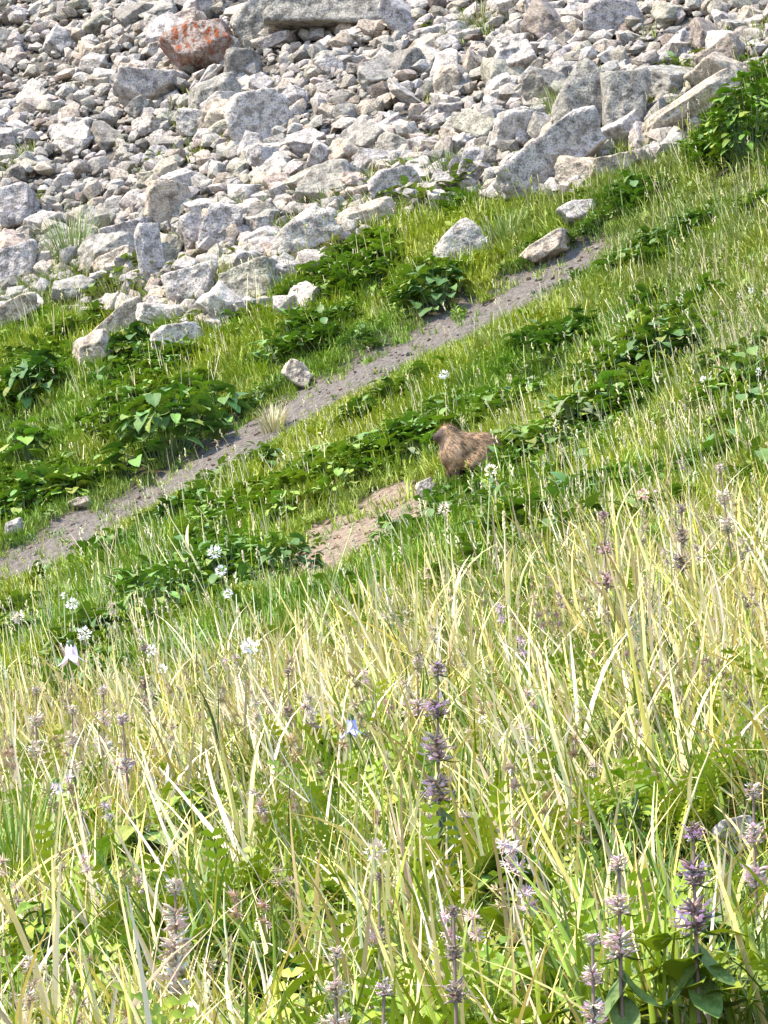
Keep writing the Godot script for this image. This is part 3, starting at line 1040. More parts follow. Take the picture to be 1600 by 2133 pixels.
func whorl_flower(tx: float, ty: float, bx: float, by: float, nw: int, size: float, petal: Color, calyx: Color, leafy: bool, label: String) -> void:
	var fr := flower_root(tx, ty, bx, by, "whorled_flower", label, "flower")
	var root: Node3D = fr[0]
	var v: Vector3 = fr[1]
	var s: float = fr[2]
	var pts := curve_to(v, 0.2)
	var sb := Bag.new()
	tube(sb, pts, 0.0035, 0.002, lc(0.16, 0.11, 0.08), 6)
	part(root, "stem", sb.mesh(), M.stem)
	var R := size * s * 0.5
	for k in nw:
		var t := 1.0 - 0.62 * float(k) / maxf(nw, 1.0) * 0.92
		var at: Vector3 = curve_to(v, 0.2, 40)[int(t * 40.0)]
		var rr := R * (0.55 + 0.45 * minf(1.0, k * 0.5))
		var cb := Bag.new()
		for j in 44:
			var a := rng.randf() * TAU
			var ax := Vector3(cos(a), rng.randf_range(-0.3, 1.1), sin(a)).normalized()
			bud(cb, at + Vector3(0, rng.randf_range(-0.55, 0.55) * rr, 0), ax, rr * rng.randf_range(0.45, 0.85), rr * 0.075, jit(calyx, 0.4), 4)
		var wh := part(root, "whorl", cb.mesh(), M.petal)
		var pb := Bag.new()
		for j in 24:
			var a := rng.randf() * TAU
			var ax := Vector3(cos(a), rng.randf_range(-0.1, 0.5), sin(a)).normalized()
			var p := at + ax * rr * rng.randf_range(0.3, 0.65) + Vector3(0, rng.randf_range(-0.5, 0.5) * rr, 0)
			var xd := Vector3.UP.cross(ax).normalized()
			leaf_bag(pb, Transform3D(Basis(xd, ax.cross(xd), ax), p), rr * rng.randf_range(0.28, 0.5), rr * 0.3, -0.4, 0.4, 0.05, 0.0, jit(petal, 0.2), 3, 2)
		pb.smooth()
		part(wh, "petals", pb.mesh(), M.petal)
		if leafy:
			for sd in [-1.0, 1.0]:
				var lb := Bag.new()
				var out := Vector3(sd, -0.35, rng.randf_range(-0.4, 0.6)).normalized()
				var xd := Vector3.UP.cross(out).normalized()
				leaf_bag(lb, Transform3D(Basis(xd, out.cross(xd), out), at - Vector3(0, rr * 0.35, 0)), rr * 1.35, rr * 0.5, -0.25, 0.25, 0.04, 0.2, jit(lc(0.11, 0.165, 0.06), 0.2), 6, 4)
				lb.smooth()
				part(root, "leaf", lb.mesh(), M.leaf)
	if leafy:
		for j in 5:
			var t: float = [0.47, 0.44, 0.34, 0.24, 0.12][j]
			var a: float = [0.5, 2.7, 1.4, -0.6, 3.4][j] + rng.randf_range(-0.2, 0.2)
			var at := v * t
			var out := Vector3(cos(a), -0.2 if j > 2 else -1.3, sin(a)).normalized()
			var xd := Vector3.UP.cross(out).normalized()
			var lb := Bag.new()
			leaf_bag(lb, Transform3D(Basis(xd, out.cross(xd), out), at), R * 2.5, R * 1.3, -0.2, 0.3, 0.06, 0.6, jit(lc(0.13, 0.18, 0.05), 0.2), 7, 6, j)
			lb.smooth()
			part(root, "leaf", lb.mesh(), M.leaf)

func ball_flower(tx: float, ty: float, bx: float, by: float, w: float, h: float, col: Color, label: String, called := "white_flower", extra := []) -> void:
	var fr := flower_root(tx, ty, bx, by, called, label, "flower")
	var root: Node3D = fr[0]
	var v: Vector3 = fr[1]
	var s: float = fr[2]
	var sb := Bag.new()
	tube(sb, curve_to(v, 0.25), maxf(0.0024, s * 1.6), maxf(0.0016, s * 1.2), lc(0.34, 0.38, 0.16), 5)
	part(root, "stem", sb.mesh(), M.stem)
	for e in [[0.0, 1.0]] + extra:
		var at := v * (1.0 - float(e[0]))
		var hb := Bag.new()
		var rx: float = w * s * 0.5 * float(e[1])
		var ry: float = h * s * 0.5 * float(e[1])
		for j in 46:
			var d := Vector3(rng.randfn(), rng.randfn(), rng.randfn()).normalized()
			var p := at + Vector3(d.x * rx, d.y * ry, d.z * rx) * 0.6
			var xd := d.cross(Vector3(0.2, 0.9, 0.31)).normalized()
			leaf_bag(hb, Transform3D(Basis(xd, d.cross(xd), d), p), rx * rng.randf_range(0.4, 0.75), rx * 0.42, 0.3, 0.3, 0.05, 0.0, jit(col, 0.12), 3, 2)
		hb.smooth()
		part(root, "flower_head", hb.mesh(), M.petal)
	var lb := Bag.new()
	for j in 4:
		var a := rng.randf() * TAU
		blade(lb, v * (0.03 + 0.07 * j), Vector3(cos(a), 0, sin(a)), Vector3(-sin(a), 0, cos(a)), v.length() * 0.33, 0.008, 0.35, 0.7, jit(lc(0.12, 0.19, 0.05), 0.2), 4)
	part(root, "leaves", lb.mesh(), M.grass)

func bell_flower(tx: float, ty: float, bx: float, by: float, w: float, h: float, col: Color, label: String) -> void:
	var fr := flower_root(tx, ty, bx, by, "bell_flower", label, "flower")
	var root: Node3D = fr[0]
	var v: Vector3 = fr[1]
	var s: float = fr[2]
	var sb := Bag.new()
	tube(sb, curve_to(v, 0.3), 0.0028, 0.0018, lc(0.14, 0.18, 0.07), 5)
	part(root, "stem", sb.mesh(), M.stem)
	var L := h * s
	var W := w * s * 0.5
	for j in 5:
		var a := TAU * j / 5.0
		var out := Vector3(cos(a) * 0.42, -1.0, sin(a) * 0.42).normalized()
		var xd := Vector3(-sin(a), 0, cos(a))
		var pb := Bag.new()
		leaf_bag(pb, Transform3D(Basis(xd, out.cross(xd), out), v + Vector3(cos(a), 0, sin(a)) * W * 0.25), L, W * 1.15, 0.25, 0.25, 0.02, 0.0, jit(col, 0.12), 5, 4)
		pb.smooth()
		part(root, "petal", pb.mesh(), M.petal)
	var cb := Bag.new()
	bud(cb, v + Vector3(0, 0.004, 0), Vector3(0.1, -1, 0).normalized(), L * 0.35, W * 0.45, lc(0.10, 0.16, 0.05), 6)
	part(root, "calyx", cb.mesh(), M.leaf)

func straw_stalk(tx: float, ty: float, bx: float, by: float, w: float, col: Color, label: String, head := 0.0, called := "dry_stalk", cat := "stalk") -> void:
	var fr := flower_root(tx, ty, bx, by, called, label, cat)
	var root: Node3D = fr[0]
	var v: Vector3 = fr[1]
	var s: float = fr[2]
	var pts := curve_to(v, 0.25, 9)
	for k in pts.size():
		pts[k] += Vector3(rng.randf_range(-1, 1), 0, rng.randf_range(-1, 1)) * s * 2.0
	var sb := Bag.new()
	tube(sb, pts, w * s * 0.36, w * s * 0.08, col, 6)
	part(root, "stem", sb.mesh(), M.straw)
	for j in 2:
		var at: Vector3 = pts[2 + j * 3]
		var a := rng.randf() * TAU
		var lb := Bag.new()
		blade(lb, at, Vector3(cos(a), 0, sin(a)), Vector3(-sin(a), 0, cos(a)), v.length() * rng.randf_range(0.25, 0.4), w * s * 0.8, 0.2, 0.9, jit(col, 0.15), 5)
		part(root, "leaf", lb.mesh(), M.straw)
	if head > 0.0:
		var hb := Bag.new()
		var dir := (pts[9] - pts[8] as Vector3).normalized()
		for j in 26:
			var t := rng.randf()
			var ax := (dir + Vector3(rng.randf_range(-1, 1), rng.randf_range(-1, 1), rng.randf_range(-1, 1)) * 0.6).normalized()
			bud(hb, pts[9] + dir * head * s * (t - 0.6), ax, head * s * 0.22, head * s * 0.05, jit(col, 0.3), 4)
		part(root, "seed_head", hb.mesh(), M.straw)

func tussock(cx: float, cy: float, w: float, h: float, n: int, col: Color, label: String) -> void:
	var g := ground_at(cx, cy + h * 0.4)
	var s := mpp(g)
	var root := thing("grass_tussock", label, "grass tussock", g)
	for v in 3:
		var b := Bag.new()
		for k in n:
			var a := rng.randf() * TAU
			var o := Vector3(cos(a), 0, sin(a))
			var at := o * w * s * 0.28 * sqrt(rng.randf())
			at.y = ground(g.x + at.x, g.z + at.z) - g.y - 0.02
			blade(b, at, o, Vector3(-o.z, 0, o.x), h * s * rng.randf_range(0.5, 1.25), 0.007, rng.randf_range(0.0, 0.5), rng.randf_range(0.2, 1.0), jit(col.lerp(lc(0.5, 0.48, 0.28), 0.4 * v * rng.randf()), 0.25), 5)
		part(root, "blades", b.mesh(), M.grass)

func build_flowers() -> void:
	tussock(150, 495, 170, 120, 80, lc(0.14, 0.20, 0.06), "grey-green grass tussock among stones at the left of the scree")
	tussock(250, 610, 190, 70, 70, lc(0.22, 0.21, 0.08), "olive dry tussock between scree and slanting pale rock")
	tussock(415, 445, 70, 60, 40, lc(0.17, 0.18, 0.07), "small olive tussock beside the warm whitish boulder")
	tussock(930, 345, 80, 70, 50, lc(0.12, 0.16, 0.05), "dark grass tussock left of the narrow leaning stone")
	tussock(1160, 205, 90, 70, 40, lc(0.26, 0.27, 0.10), "yellowish tussock left of the tall cracked boulder")
	tussock(1000, 30, 130, 60, 40, lc(0.24, 0.23, 0.12), "dry olive tussock at the top edge of the scree")
	tussock(1060, 480, 120, 90, 70, lc(0.14, 0.20, 0.04), "green tussock between the white rock and the sunken rock")
	tussock(50, 1800, 110, 380, 60, lc(0.13, 0.22, 0.03), "tall green grass tussock at the lower left edge")
	tussock(570, 870, 90, 60, 50, lc(0.40, 0.34, 0.20), "straw-coloured tussock growing into the trail")
	var lilac := lc(0.60, 0.44, 0.66)
	var pinkish := lc(0.74, 0.54, 0.60)
	var calyx := lc(0.26, 0.20, 0.17)
	var pale_cal := lc(0.54, 0.46, 0.36)
	whorl_flower(912, 1395, 925, 1960, 4, 86, lilac, calyx, true, "tall whorled purple flower with dark stem and big leaves, centre foreground")
	whorl_flower(1445, 1735, 1460, 2190, 3, 105, lilac, calyx, true, "whorled lilac flower with large leaves below the white stone at right")
	whorl_flower(1290, 1800, 1300, 2230, 3, 95, pinkish, pale_cal, true, "pinkish whorled flower left of the lilac one at lower right")
	whorl_flower(1258, 1075, 1275, 1420, 3, 56, pinkish, calyx, false, "small dark purple whorled flower right of centre")
	whorl_flower(1420, 1060, 1425, 1350, 3, 60, pale_cal, calyx, false, "faded whorled flower at the right above the straw grass")
	whorl_flower(1500, 975, 1540, 1290, 3, 56, lc(0.6, 0.5, 0.42), pale_cal, false, "faded beige whorled flower near the right edge")
	whorl_flower(365, 1850, 380, 2300, 4, 100, lc(0.5, 0.42, 0.42), pale_cal, false, "dry grey-pink whorled flower in the lower left foreground")
	whorl_flower(800, 2060, 800, 2420, 2, 95, pinkish, pale_cal, true, "pink flower cut by the bottom edge at the centre")
	whorl_flower(1570, 1650, 1585, 2100, 3, 85, pinkish, pale_cal, false, "dry pinkish whorled flower at the right edge")
	whorl_flower(255, 1500, 285, 1830, 2, 66, lc(0.28, 0.18, 0.42), pale_cal, false, "violet flower among dry heads at left")
	whorl_flower(600, 1400, 615, 1690, 2, 54, pale_cal, calyx, false, "brown seed whorls left of centre")
	whorl_flower(945, 1900, 960, 2330, 3, 70, pale_cal, calyx, false, "withered brown whorls at the bottom right of centre")
	whorl_flower(150, 1480, 165, 1800, 3, 60, pale_cal, pale_cal, false, "withered pale whorls in the left foreground")
	whorl_flower(300, 1350, 312, 1600, 2, 50, calyx, calyx, false, "dark dried whorl beside the white flower heads at left")
	whorl_flower(790, 1830, 800, 2240, 2, 66, pale_cal, calyx, false, "withered whorls left of the central purple flower foot")
	whorl_flower(700, 1985, 708, 2380, 3, 84, lc(0.66, 0.56, 0.50), pale_cal, false, "pale dried whorls left of the pink flower at the bottom edge")
	whorl_flower(1235, 1960, 1245, 2350, 3, 80, pinkish, pale_cal, false, "faded pink whorls at the bottom below the pinkish flower")
	whorl_flower(60, 2010, 70, 2400, 3, 84, lc(0.66, 0.56, 0.50), pale_cal, false, "beige dried whorls in the lower left corner")
	whorl_flower(215, 1440, 225, 1740, 3, 62, lc(0.66, 0.56, 0.54), pale_cal, false, "pale fuzzy whorls left of the violet flower")
	whorl_flower(75, 1440, 82, 1750, 3, 58, lc(0.60, 0.52, 0.46), pale_cal, false, "greyish fuzzy whorls near the left edge")
	whorl_flower(870, 1380, 878, 1700, 2, 70, pinkish, pale_cal, false, "pale pink whorl just left of the tall central flower")
	var white := lc(0.80, 0.78, 0.74)
	ball_flower(447, 1150, 552, 1470, 26, 26, white, "tall white flower stalk with a second bloom halfway, left of centre", "white_flower", [[0.12, 0.9], [0.27, 0.8]])
	ball_flower(175, 1318, 215, 1540, 28, 30, white, "round white flower head above the large pale bloom at left")
	ball_flower(150, 1258, 160, 1420, 24, 26, white, "small white flower head highest on the left")
	ball_flower(133, 1240, 142, 1405, 14, 14, white, "tiny white flower beside the highest one on the left")
	ball_flower(315, 1353, 330, 1530, 22, 22, white, "white flower head beside the dark dried whorl")
	ball_flower(337, 1393, 348, 1600, 20, 22, white, "small white flower below its neighbour beside the dark whorl")
	ball_flower(520, 1347, 560, 1620, 36, 30, white, "broad white flower head left of the tall grass bend")
	ball_flower(1023, 980, 1015, 1240, 26, 34, lc(0.86, 0.78, 0.6), "cream flower head in front of the marmot's rump")
	ball_flower(925, 1060, 945, 1330, 26, 30, lc(0.7, 0.58, 0.45), "beige dried flower head below the marmot")
	ball_flower(38, 1285, 50, 1500, 30, 24, lc(0.62, 0.55, 0.45), "beige dried flower head at the left edge")
	ball_flower(780, 1770, 800, 2110, 48, 36, lc(0.6, 0.5, 0.4), "beige dried head left of the central purple flower")
	ball_flower(925, 780, 930, 850, 22, 14, white, "small white flower cluster in the meadow above the marmot")
	ball_flower(722, 852, 726, 905, 12, 12, white, "single white dot flower below the trail")
	ball_flower(1465, 790, 1470, 870, 14, 16, white, "white flower below the dark clump at right")
	ball_flower(1580, 775, 1584, 860, 12, 22, white, "narrow white flower at the right edge of the meadow")
	ball_flower(1565, 605, 1570, 680, 12, 16, white, "lone white flower high in the right-hand meadow")
	ball_flower(1005, 1500, 1015, 1700, 18, 18, white, "little white flower right of the central purple stalk")
	ball_flower(1340, 1030, 1330, 1280, 26, 30, lc(0.75, 0.5, 0.42), "pinkish cream bud on a bent stem at right")
	bell_flower(728, 1490, 745, 1760, 40, 56, lc(0.36, 0.36, 0.78), "blue bellflower in the centre of the meadow")
	bell_flower(145, 1335, 140, 1600, 44, 60, lc(0.78, 0.66, 0.74), "large pale pink bloom at left")
	bell_flower(115, 1625, 125, 1900, 44, 40, lc(0.62, 0.48, 0.60), "faded lilac bloom in the left foreground")
	var st := lc(0.66, 0.58, 0.30)
	var st2 := lc(0.60, 0.50, 0.22)
	var gr := lc(0.17, 0.24, 0.06)
	straw_stalk(1050, 1085, 1075, 1480, 15, st, "thick straw-yellow stalk right of the beige dried head", 40)
	straw_stalk(905, 1125, 960, 1400, 11, st, "pale bent straw left of the beige dried head", 30)
	straw_stalk(940, 1110, 965, 1480, 12, st, "straight straw stalk under the beige dried head")
	straw_stalk(1085, 1490, 1160, 1850, 22, lc(0.70, 0.58, 0.36), "broad leaning dry blade right of the central flower")
	straw_stalk(1480, 1555, 1400, 1830, 13, st, "straw stalk leaning right in the right foreground", 34)
	straw_stalk(1440, 1290, 1390, 1580, 11, st, "thin straw leaning right at the right")
	straw_stalk(735, 1100, 655, 1390, 12, lc(0.48, 0.52, 0.22), "forked pale green stalk below the bare mound", 26)
	straw_stalk(345, 1060, 440, 1240, 9, st, "pale leaning stalk below the trail at left", 22)
	straw_stalk(525, 1425, 600, 1700, 14, lc(0.72, 0.66, 0.42), "pale stout straw left of the blue bellflower")
	straw_stalk(270, 1545, 380, 1760, 13, lc(0.74, 0.70, 0.52), "whitish leaning straw at left")
	straw_stalk(530, 1960, 590, 2250, 24, lc(0.74, 0.66, 0.42), "thick curved straw at the bottom left of centre")
	straw_stalk(465, 1850, 490, 2200, 15, lc(0.62, 0.62, 0.34), "pale upright straw at the bottom left")
	straw_stalk(1345, 1200, 1352, 1500, 9, lc(0.05, 0.10, 0.05), "dark green rush stem standing upright at right", 0, "rush_stem", "rush")
	straw_stalk(1365, 1190, 1354, 1500, 8, lc(0.05, 0.10, 0.05), "dark green rush stem leaning right beside the upright one", 0, "rush_stem", "rush")
	straw_stalk(1325, 1215, 1350, 1500, 8, lc(0.06, 0.11, 0.05), "dark green rush stem leaning left beside the upright one", 0, "rush_stem", "rush")
	straw_stalk(1312, 540, 1324, 620, 7, lc(0.72, 0.62, 0.36), "short pale straw high in the right-hand meadow")
	straw_stalk(1345, 695, 1375, 860, 5, lc(0.50, 0.52, 0.26), "thin pale stalk in front of the dark clump at right")
	straw_stalk(455, 1380, 465, 1760, 9, lc(0.06, 0.09, 0.03), "dark straight stem in the left foreground", 0, "dark_stem", "stalk")
	straw_stalk(1110, 1330, 1180, 1700, 10, gr, "green leaning stalk between thick straw and rushes")

# ------------------------------------------------------------------ meadow
func tuft(kind: String) -> ArrayMesh:
	var b := Bag.new()
	match kind:
		"short":
			for k in 16:
				var a := rng.randf() * TAU
				var o := Vector3(cos(a), 0, sin(a))
				var at := Vector3(rng.randf_range(-1, 1), 0, rng.randf_range(-1, 1)) * 0.07 - Vector3(0, 0.01, 0)
				blade(b, at, o, Vector3(-o.z, 0, o.x), rng.randf_range(0.06, 0.16), rng.randf_range(0.006, 0.012), rng.randf_range(0.0, 0.4), rng.randf_range(0.2, 1.3), jit(Color(1, 1, 1), 0.28), 3)
		"stem":
			for k in 3:
				var a := rng.randf() * TAU
				var o := Vector3(cos(a), 0, sin(a))
				var at := Vector3(rng.randf_range(-1, 1), 0, rng.randf_range(-1, 1)) * 0.05
				var c := jit(Color(1, 1, 1), 0.2)
				var L := rng.randf_range(0.14, 0.32)
				var e := blade(b, at, o, Vector3(-o.z, 0, o.x), L, 0.0045, rng.randf_range(0.0, 0.22), rng.randf_range(0.0, 0.35), c, 4, 0.5)
				if k == 0:
					for j in 4:
						bud(b, e - Vector3(0, 0.010 * j, 0), Vector3(rng.randf_range(-0.5, 0.5), 1, rng.randf_range(-0.5, 0.5)).normalized(), 0.018, 0.0035, c, 4)
		"green":
			for k in 13:
				var a := rng.randf() * TAU
				var o := Vector3(cos(a), 0, sin(a))
				var at := Vector3(rng.randf_range(-1, 1), 0, rng.randf_range(-1, 1)) * 0.06 - Vector3(0, 0.01, 0)
				blade(b, at, o, Vector3(-o.z, 0, o.x), rng.randf_range(0.10, 0.30), rng.randf_range(0.006, 0.013), rng.randf_range(0.0, 0.35), rng.randf_range(0.1, 1.4), jit(Color(1, 1, 1), 0.3), 5)
		"straw":
			for k in 6:
				var a := rng.randf() * TAU
				var o := Vector3(cos(a), 0, sin(a))
				var at := Vector3(rng.randf_range(-1, 1), 0, rng.randf_range(-1, 1)) * 0.06 - Vector3(0, 0.01, 0)
				blade(b, at, o, Vector3(-o.z, 0, o.x), rng.randf_range(0.12, 0.34), rng.randf_range(0.005, 0.011), rng.randf_range(0.0, 0.45), rng.randf_range(-0.2, 1.6), jit(Color(1, 1, 1), 0.25), 5)
		"broad":
			for k in 3:
				var a := rng.randf() * TAU
				var o := Vector3(cos(a), 0, sin(a))
				var at := Vector3(rng.randf_range(-1, 1), 0, rng.randf_range(-1, 1)) * 0.05 - Vector3(0, 0.01, 0)
				blade(b, at, o, Vector3(-o.z, 0, o.x).rotated(Vector3.UP, rng.randf_range(-1.2, 1.2)), rng.randf_range(0.24, 0.50), rng.randf_range(0.010, 0.018), rng.randf_range(0.0, 0.35), rng.randf_range(-0.3, 1.3), jit(Color(1, 1, 1), 0.2), 6)
		"herb":
			for k in 11:
				var a := rng.randf() * TAU
				var o := Vector3(cos(a), rng.randf_range(-0.1, 0.7), sin(a)).normalized()
				var xd := Vector3.UP.cross(o).normalized()
				var L := rng.randf_range(0.035, 0.075)
				leaf_bag(b, Transform3D(Basis(xd, o.cross(xd), o), Vector3(cos(a), 0, sin(a)) * rng.randf_range(0.0, 0.04) + Vector3(0, rng.randf_range(0.02, 0.10), 0)), L, L * 0.6, 0.15, 0.2, 0.03, 0.3, jit(Color(1, 1, 1), 0.25), 4, 2)
			b.smooth()
		"fern":
			for k in 7:
				var a := rng.randf() * TAU
				var o := Vector3(cos(a), rng.randf_range(0.5, 1.4), sin(a)).normalized()
				var xd := Vector3.UP.cross(o).normalized()
				var c := jit(Color(1, 1, 1), 0.2)
				for j in 9:
					var t := 0.3 + 0.08 * j
					for sd in [-1.0, 1.0]:
						var d: Vector3 = (o * 0.6 + xd * sd).normalized()
						var x2 := o.cross(xd).cross(d).normalized()
						leaf_bag(b, Transform3D(Basis(x2, d.cross(x2), d), o * 0.2 * t), 0.032 * (1.3 - t * 0.8), 0.013, 0.1, 0.2, 0.0, 0.0, c, 2, 2)
			b.smooth()
		"dryhead":
			var c0 := Color(1, 1, 1)
			for k in 2:
				var a := rng.randf() * TAU
				var o := Vector3(cos(a), 0, sin(a))
				var e := blade(b, Vector3.ZERO, o, Vector3(-o.z, 0, o.x), rng.randf_range(0.2, 0.36), 0.004, 0.15, 0.2, jit(c0, 0.2), 4, 0.8)
				for j in 90:
					var d := Vector3(rng.randfn(), rng.randfn() * 0.9, rng.randfn()).normalized()
					var sd2 := d.cross(Vector3(0.3, 0.8, 0.5)).normalized() * 0.0019
					var q0 := e + d * rng.randf_range(0.0, 0.008) - Vector3(0, 0.03 * (j % 2), 0)
					var tip := q0 + d * rng.randf_range(0.006, 0.018)
					var cc := jit(c0, 0.4)
					var f0 := b.v.size()
					b.v.append_array(PackedVector3Array([q0 - sd2, q0 + sd2, tip + sd2 * 0.3, tip - sd2 * 0.3]))
					for w in 4:
						b.n.append(sd2.cross(d).normalized()); b.c.append(cc)
					b.i.append_array(PackedInt32Array([f0, f0 + 2, f0 + 1, f0, f0 + 3, f0 + 2]))
	return b.mesh()

func lean_basis(sc: float, base_lean: float, spread: float) -> Basis:
	return Basis(Vector3.BACK, base_lean + rng.randfn() * spread) * Basis(Vector3.RIGHT, rng.randfn() * spread) * Basis(Vector3.UP, rng.randf() * TAU) * Basis.from_scale(Vector3(1, rng.randf_range(0.8, 1.2), 1) * sc)

func build_meadow() -> void:
	var kinds := {"short": 5, "stem": 4, "green": 5, "straw": 5, "broad": 4, "herb": 4, "fern": 3, "dryhead": 3}
	var meshes := {}
	var sc := {}
	for k in kinds:
		meshes[k] = []
		sc[k] = []
		for j in kinds[k]:
			meshes[k].append(tuft(k))
			sc[k].append(Scatter.new())
	var lush := lc(0.16, 0.25, 0.020)
	var yell := lc(0.32, 0.34, 0.028)
	var olive := lc(0.24, 0.25, 0.09)
	var deep := lc(0.08, 0.15, 0.03)
	var straw := lc(0.55, 0.44, 0.13)
	var pale := lc(0.66, 0.58, 0.34)
	var dead := lc(0.36, 0.27, 0.16)
	var patches: Array = []
	for p in [[80, 810, 110], [330, 900, 150], [50, 1045, 130], [720, 1000, 150], [520, 1095, 120], [380, 1240, 170], [580, 1190, 130], [880, 615, 100], [1380, 745, 150], [1280, 855, 130], [1170, 950, 140], [1110, 990, 80], [1060, 880, 80], [1570, 860, 110], [290, 790, 90], [770, 575, 90], [860, 950, 90], [820, 1110, 110], [1530, 300, 110]]:
		var pg := ground_at(p[0], p[1])
		patches.append(Vector3(pg.x, pg.z, p[2] * mpp(pg) * 0.88))
	# middle meadow and grass edge of the scree
	for k in 150000:
		var z := rng.randf_range(-35.0, -12.5)
		var half := 1.6 + (-z) * 0.10
		var x := rng.randf_range(-half - 0.6, half + 0.6)
		var tall := Geometry2D.is_point_in_polygon(Vector2(x, z), tall_poly)
		if tall and rng.randf() < 0.5: continue
		var scr := in_scree(x, z)
		if scr:
			# only islands of grass between the stones, more of them near the lower edge
			var isl := n_big.get_noise_2d(x * 1.2 - 30.0, z * 1.2)
			var edge := in_scree(x, z + 1.3)
			if rng.randf() > ((0.16 if isl > 0.25 else 0.003) if edge else (0.5 if isl > -0.1 else 0.12)): continue
		var td := line_dist(trail, x, z) + 0.5 * n_mid.get_noise_2d(x * 3.0, z * 3.0)
		var bare := 0.975 - 0.30 * smoothstep(0.35, 0.95, td)
		if (td < 0.95 and rng.randf() < bare) or (on_mound(x, z) and rng.randf() > 0.03): continue
		var near := td
		if on_mound(x, z - 0.55) or on_mound(x - 0.2, z - 1.0): near = 1.0
		var skip := false
		for cl: Vector3 in clumps:
			var dx := absf(x - cl.x) / cl.z
			if dx < 1.0:
				var dz := z - cl.y
				if absf(dz) < cl.z * 0.8: skip = dx + absf(dz) / cl.z < 1.1
				elif dz > 0.0 and dz < 0.7 + cl.z: near = minf(near, 1.2)
			if skip: break
		if skip and rng.randf() < 0.8: continue
		var nb := n_big.get_noise_2d(x * 1.1 + 7.0, z * 1.1)
		var nm := n_mid.get_noise_2d(x * 0.9, z * 0.9 + 50.0)
		var right := smoothstep(0.2, 2.2, x)
		var c := lush.lerp(yell, clampf(0.45 + nb * 1.3, 0.0, 1.0))
		c = c.lerp(olive, clampf(right * 0.4 + nm * 0.7, 0.0, 0.85))
		if nm < -0.25: c = c.lerp(deep, 0.7)
		if scr: c = c.lerp(olive, 0.6)
		var u := rng.randf()
		var kind := "short"
		var size := rng.randf_range(0.7, 1.25)
		if near < 2.0: size *= 0.55
		var broad := 0.0
		for pc: Vector3 in patches:
			var q := Vector2((x - pc.x) / pc.z, (z - pc.y) / (pc.z * 1.7)).length() + nm * 0.4
			if q < 1.0: broad = 0.33
		if broad > 0.0: c = c.lerp(lc(0.15, 0.25, 0.03), 0.6)
		if u < 0.07 + broad + (0.22 if nm < -0.3 else 0.0):
			kind = "herb"
			c = c.lerp(deep, 0.3)
			size *= 1.35 if nm < -0.3 or broad > 0.0 else 0.9
		elif u > 0.965 - 0.025 * right:
			kind = "stem"
			c = pale.lerp(dead, clampf(rng.randf() * 0.8 + right * 0.25 - 0.2, 0.0, 1.0)) if rng.randf() < 0.75 else yell
			size *= 0.9
		var s: Scatter = sc[kind][rng.randi() % kinds[kind]]
		s.xf.append(Transform3D(lean_basis(size, 0.08, 0.14), Vector3(x, ground(x, z), z)))
		s.col.append(jit(c, 0.22))
	stage(" middle")
	# tall foreground meadow
	for k in 40000:
		var z := -rng.randf_range(5.6, 19.5)
		var half := 1.0 + (-z) * 0.09
		var x := rng.randf_range(-half - 0.5, half + 0.5)
		if not Geometry2D.is_point_in_polygon(Vector2(x, z + rng.randfn() * 0.9 + 1.6 * n_big.get_noise_2d(x * 2.0, z)), tall_poly): continue
		if rng.randf() > 0.35 + 0.065 * -z: continue
		var low := 1.0
		for cl: Vector3 in clumps:
			var dx := absf(x - cl.x) / cl.z
			var dz := z - cl.y
			if dx < 0.9 and dz > -cl.z and dz < cl.z * 2.0 + 0.3: low = 0.55
		if low < 1.0 and rng.randf() < 0.62: continue
		var nb := n_big.get_noise_2d(x * 2.2 + 17.0, z * 1.4)
		var nm := n_mid.get_noise_2d(x * 1.2 + 9.0, z * 1.0)
		var u := rng.randf()
		var kind := "green"
		var c := lush.lerp(yell, clampf(0.4 + nb * 1.2, 0.0, 1.0))
		var size := rng.randf_range(0.55, 1.05) * (1.0 - 0.2 * smoothstep(9.0, 18.0, -z)) * low
		var cl3 := n_mid.get_noise_2d(x * 3.4 + 70.0, z * 2.2)
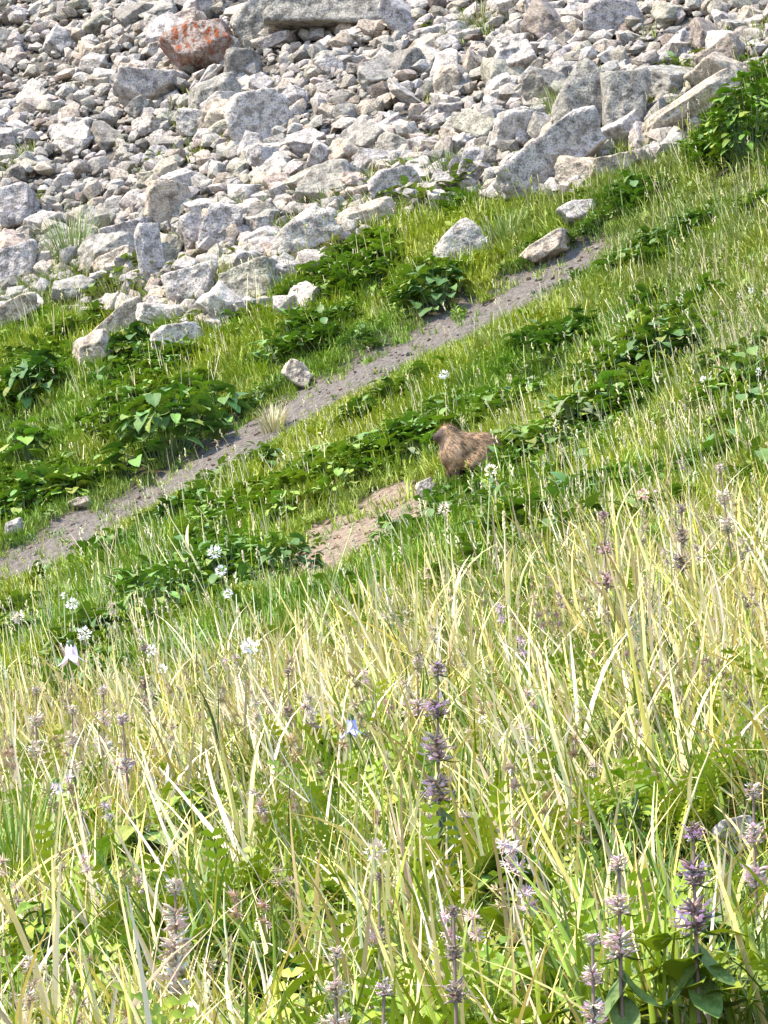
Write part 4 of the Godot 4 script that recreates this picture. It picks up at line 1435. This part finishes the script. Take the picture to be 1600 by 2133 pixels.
		if u < 0.13 + (0.40 + 0.20 * smoothstep(7.5, 12.0, -z)) * smoothstep(-0.22, 0.34, 0.12 * smoothstep(0.0, 1.2, x) + cl3 + nb * 0.7 + 0.25 * smoothstep(9.0, 14.0, -z)):
			kind = "straw"
			if rng.randf() < 0.24: kind = "broad"
			c = straw.lerp(pale, rng.randf())
			var v := rng.randf()
			if v < 0.14: c = dead
			elif v < 0.34: c = lc(0.66, 0.52, 0.36)
			elif v < 0.46: c = lc(0.62, 0.50, 0.12)
		elif u < 0.62 - nm * 0.4 + 0.1 * (1.0 - smoothstep(7.5, 11.0, -z)):
			kind = "fern" if rng.randf() < 0.2 else "herb"
			c = c.lerp(lc(0.24, 0.28, 0.02), 0.5)
			size *= rng.randf_range(0.8, 1.5)
		elif u > 0.982:
			kind = "dryhead"
			c = lc(0.44, 0.35, 0.24) if rng.randf() < 0.75 else lc(0.50, 0.36, 0.36)
		elif nm > 0.1:
			c = c.lerp(lc(0.05, 0.10, 0.03), 0.6)
		var s: Scatter = sc[kind][rng.randi() % kinds[kind]]
		s.xf.append(Transform3D(lean_basis(size, 0.07, 0.16), Vector3(x, ground(x, z), z)))
		s.col.append(jit(c, 0.2))
	var info := {
		"short": ["short_grass", "short yellow-green grass covering the middle of the slope", "grass", M.grass],
		"stem": ["grass_stems", "thin pale seed stems standing above the short grass", "grass", M.straw],
		"green": ["tall_grass", "long green grass blades filling the foreground meadow", "grass", M.grass],
		"straw": ["straw_grass", "dry straw-yellow grass mixed through the foreground meadow", "grass", M.straw],
		"broad": ["broad_dry_grass", "broad pale dry blades standing out in the foreground meadow", "grass", M.straw],
		"herb": ["low_herbs", "small-leaved green herbs growing low among the grass", "herbs", M.grass],
		"fern": ["feathery_herbs", "feathery yellow-green herbs in the foreground undergrowth", "herbs", M.grass],
		"dryhead": ["dry_seed_heads", "small withered brown seed heads scattered through the foreground", "seed heads", M.straw]}
	for k in kinds:
		var root := Node3D.new()
		root.name = info[k][0]
		add_child(root)
		tag(root, info[k][1], info[k][2], "", "stuff")
		var tot := 0
		for j in kinds[k]:
			scatter_node(root, "tuft", meshes[k][j], info[k][3], sc[k][j])
			tot += sc[k][j].xf.size()
		print(k, " ", tot)
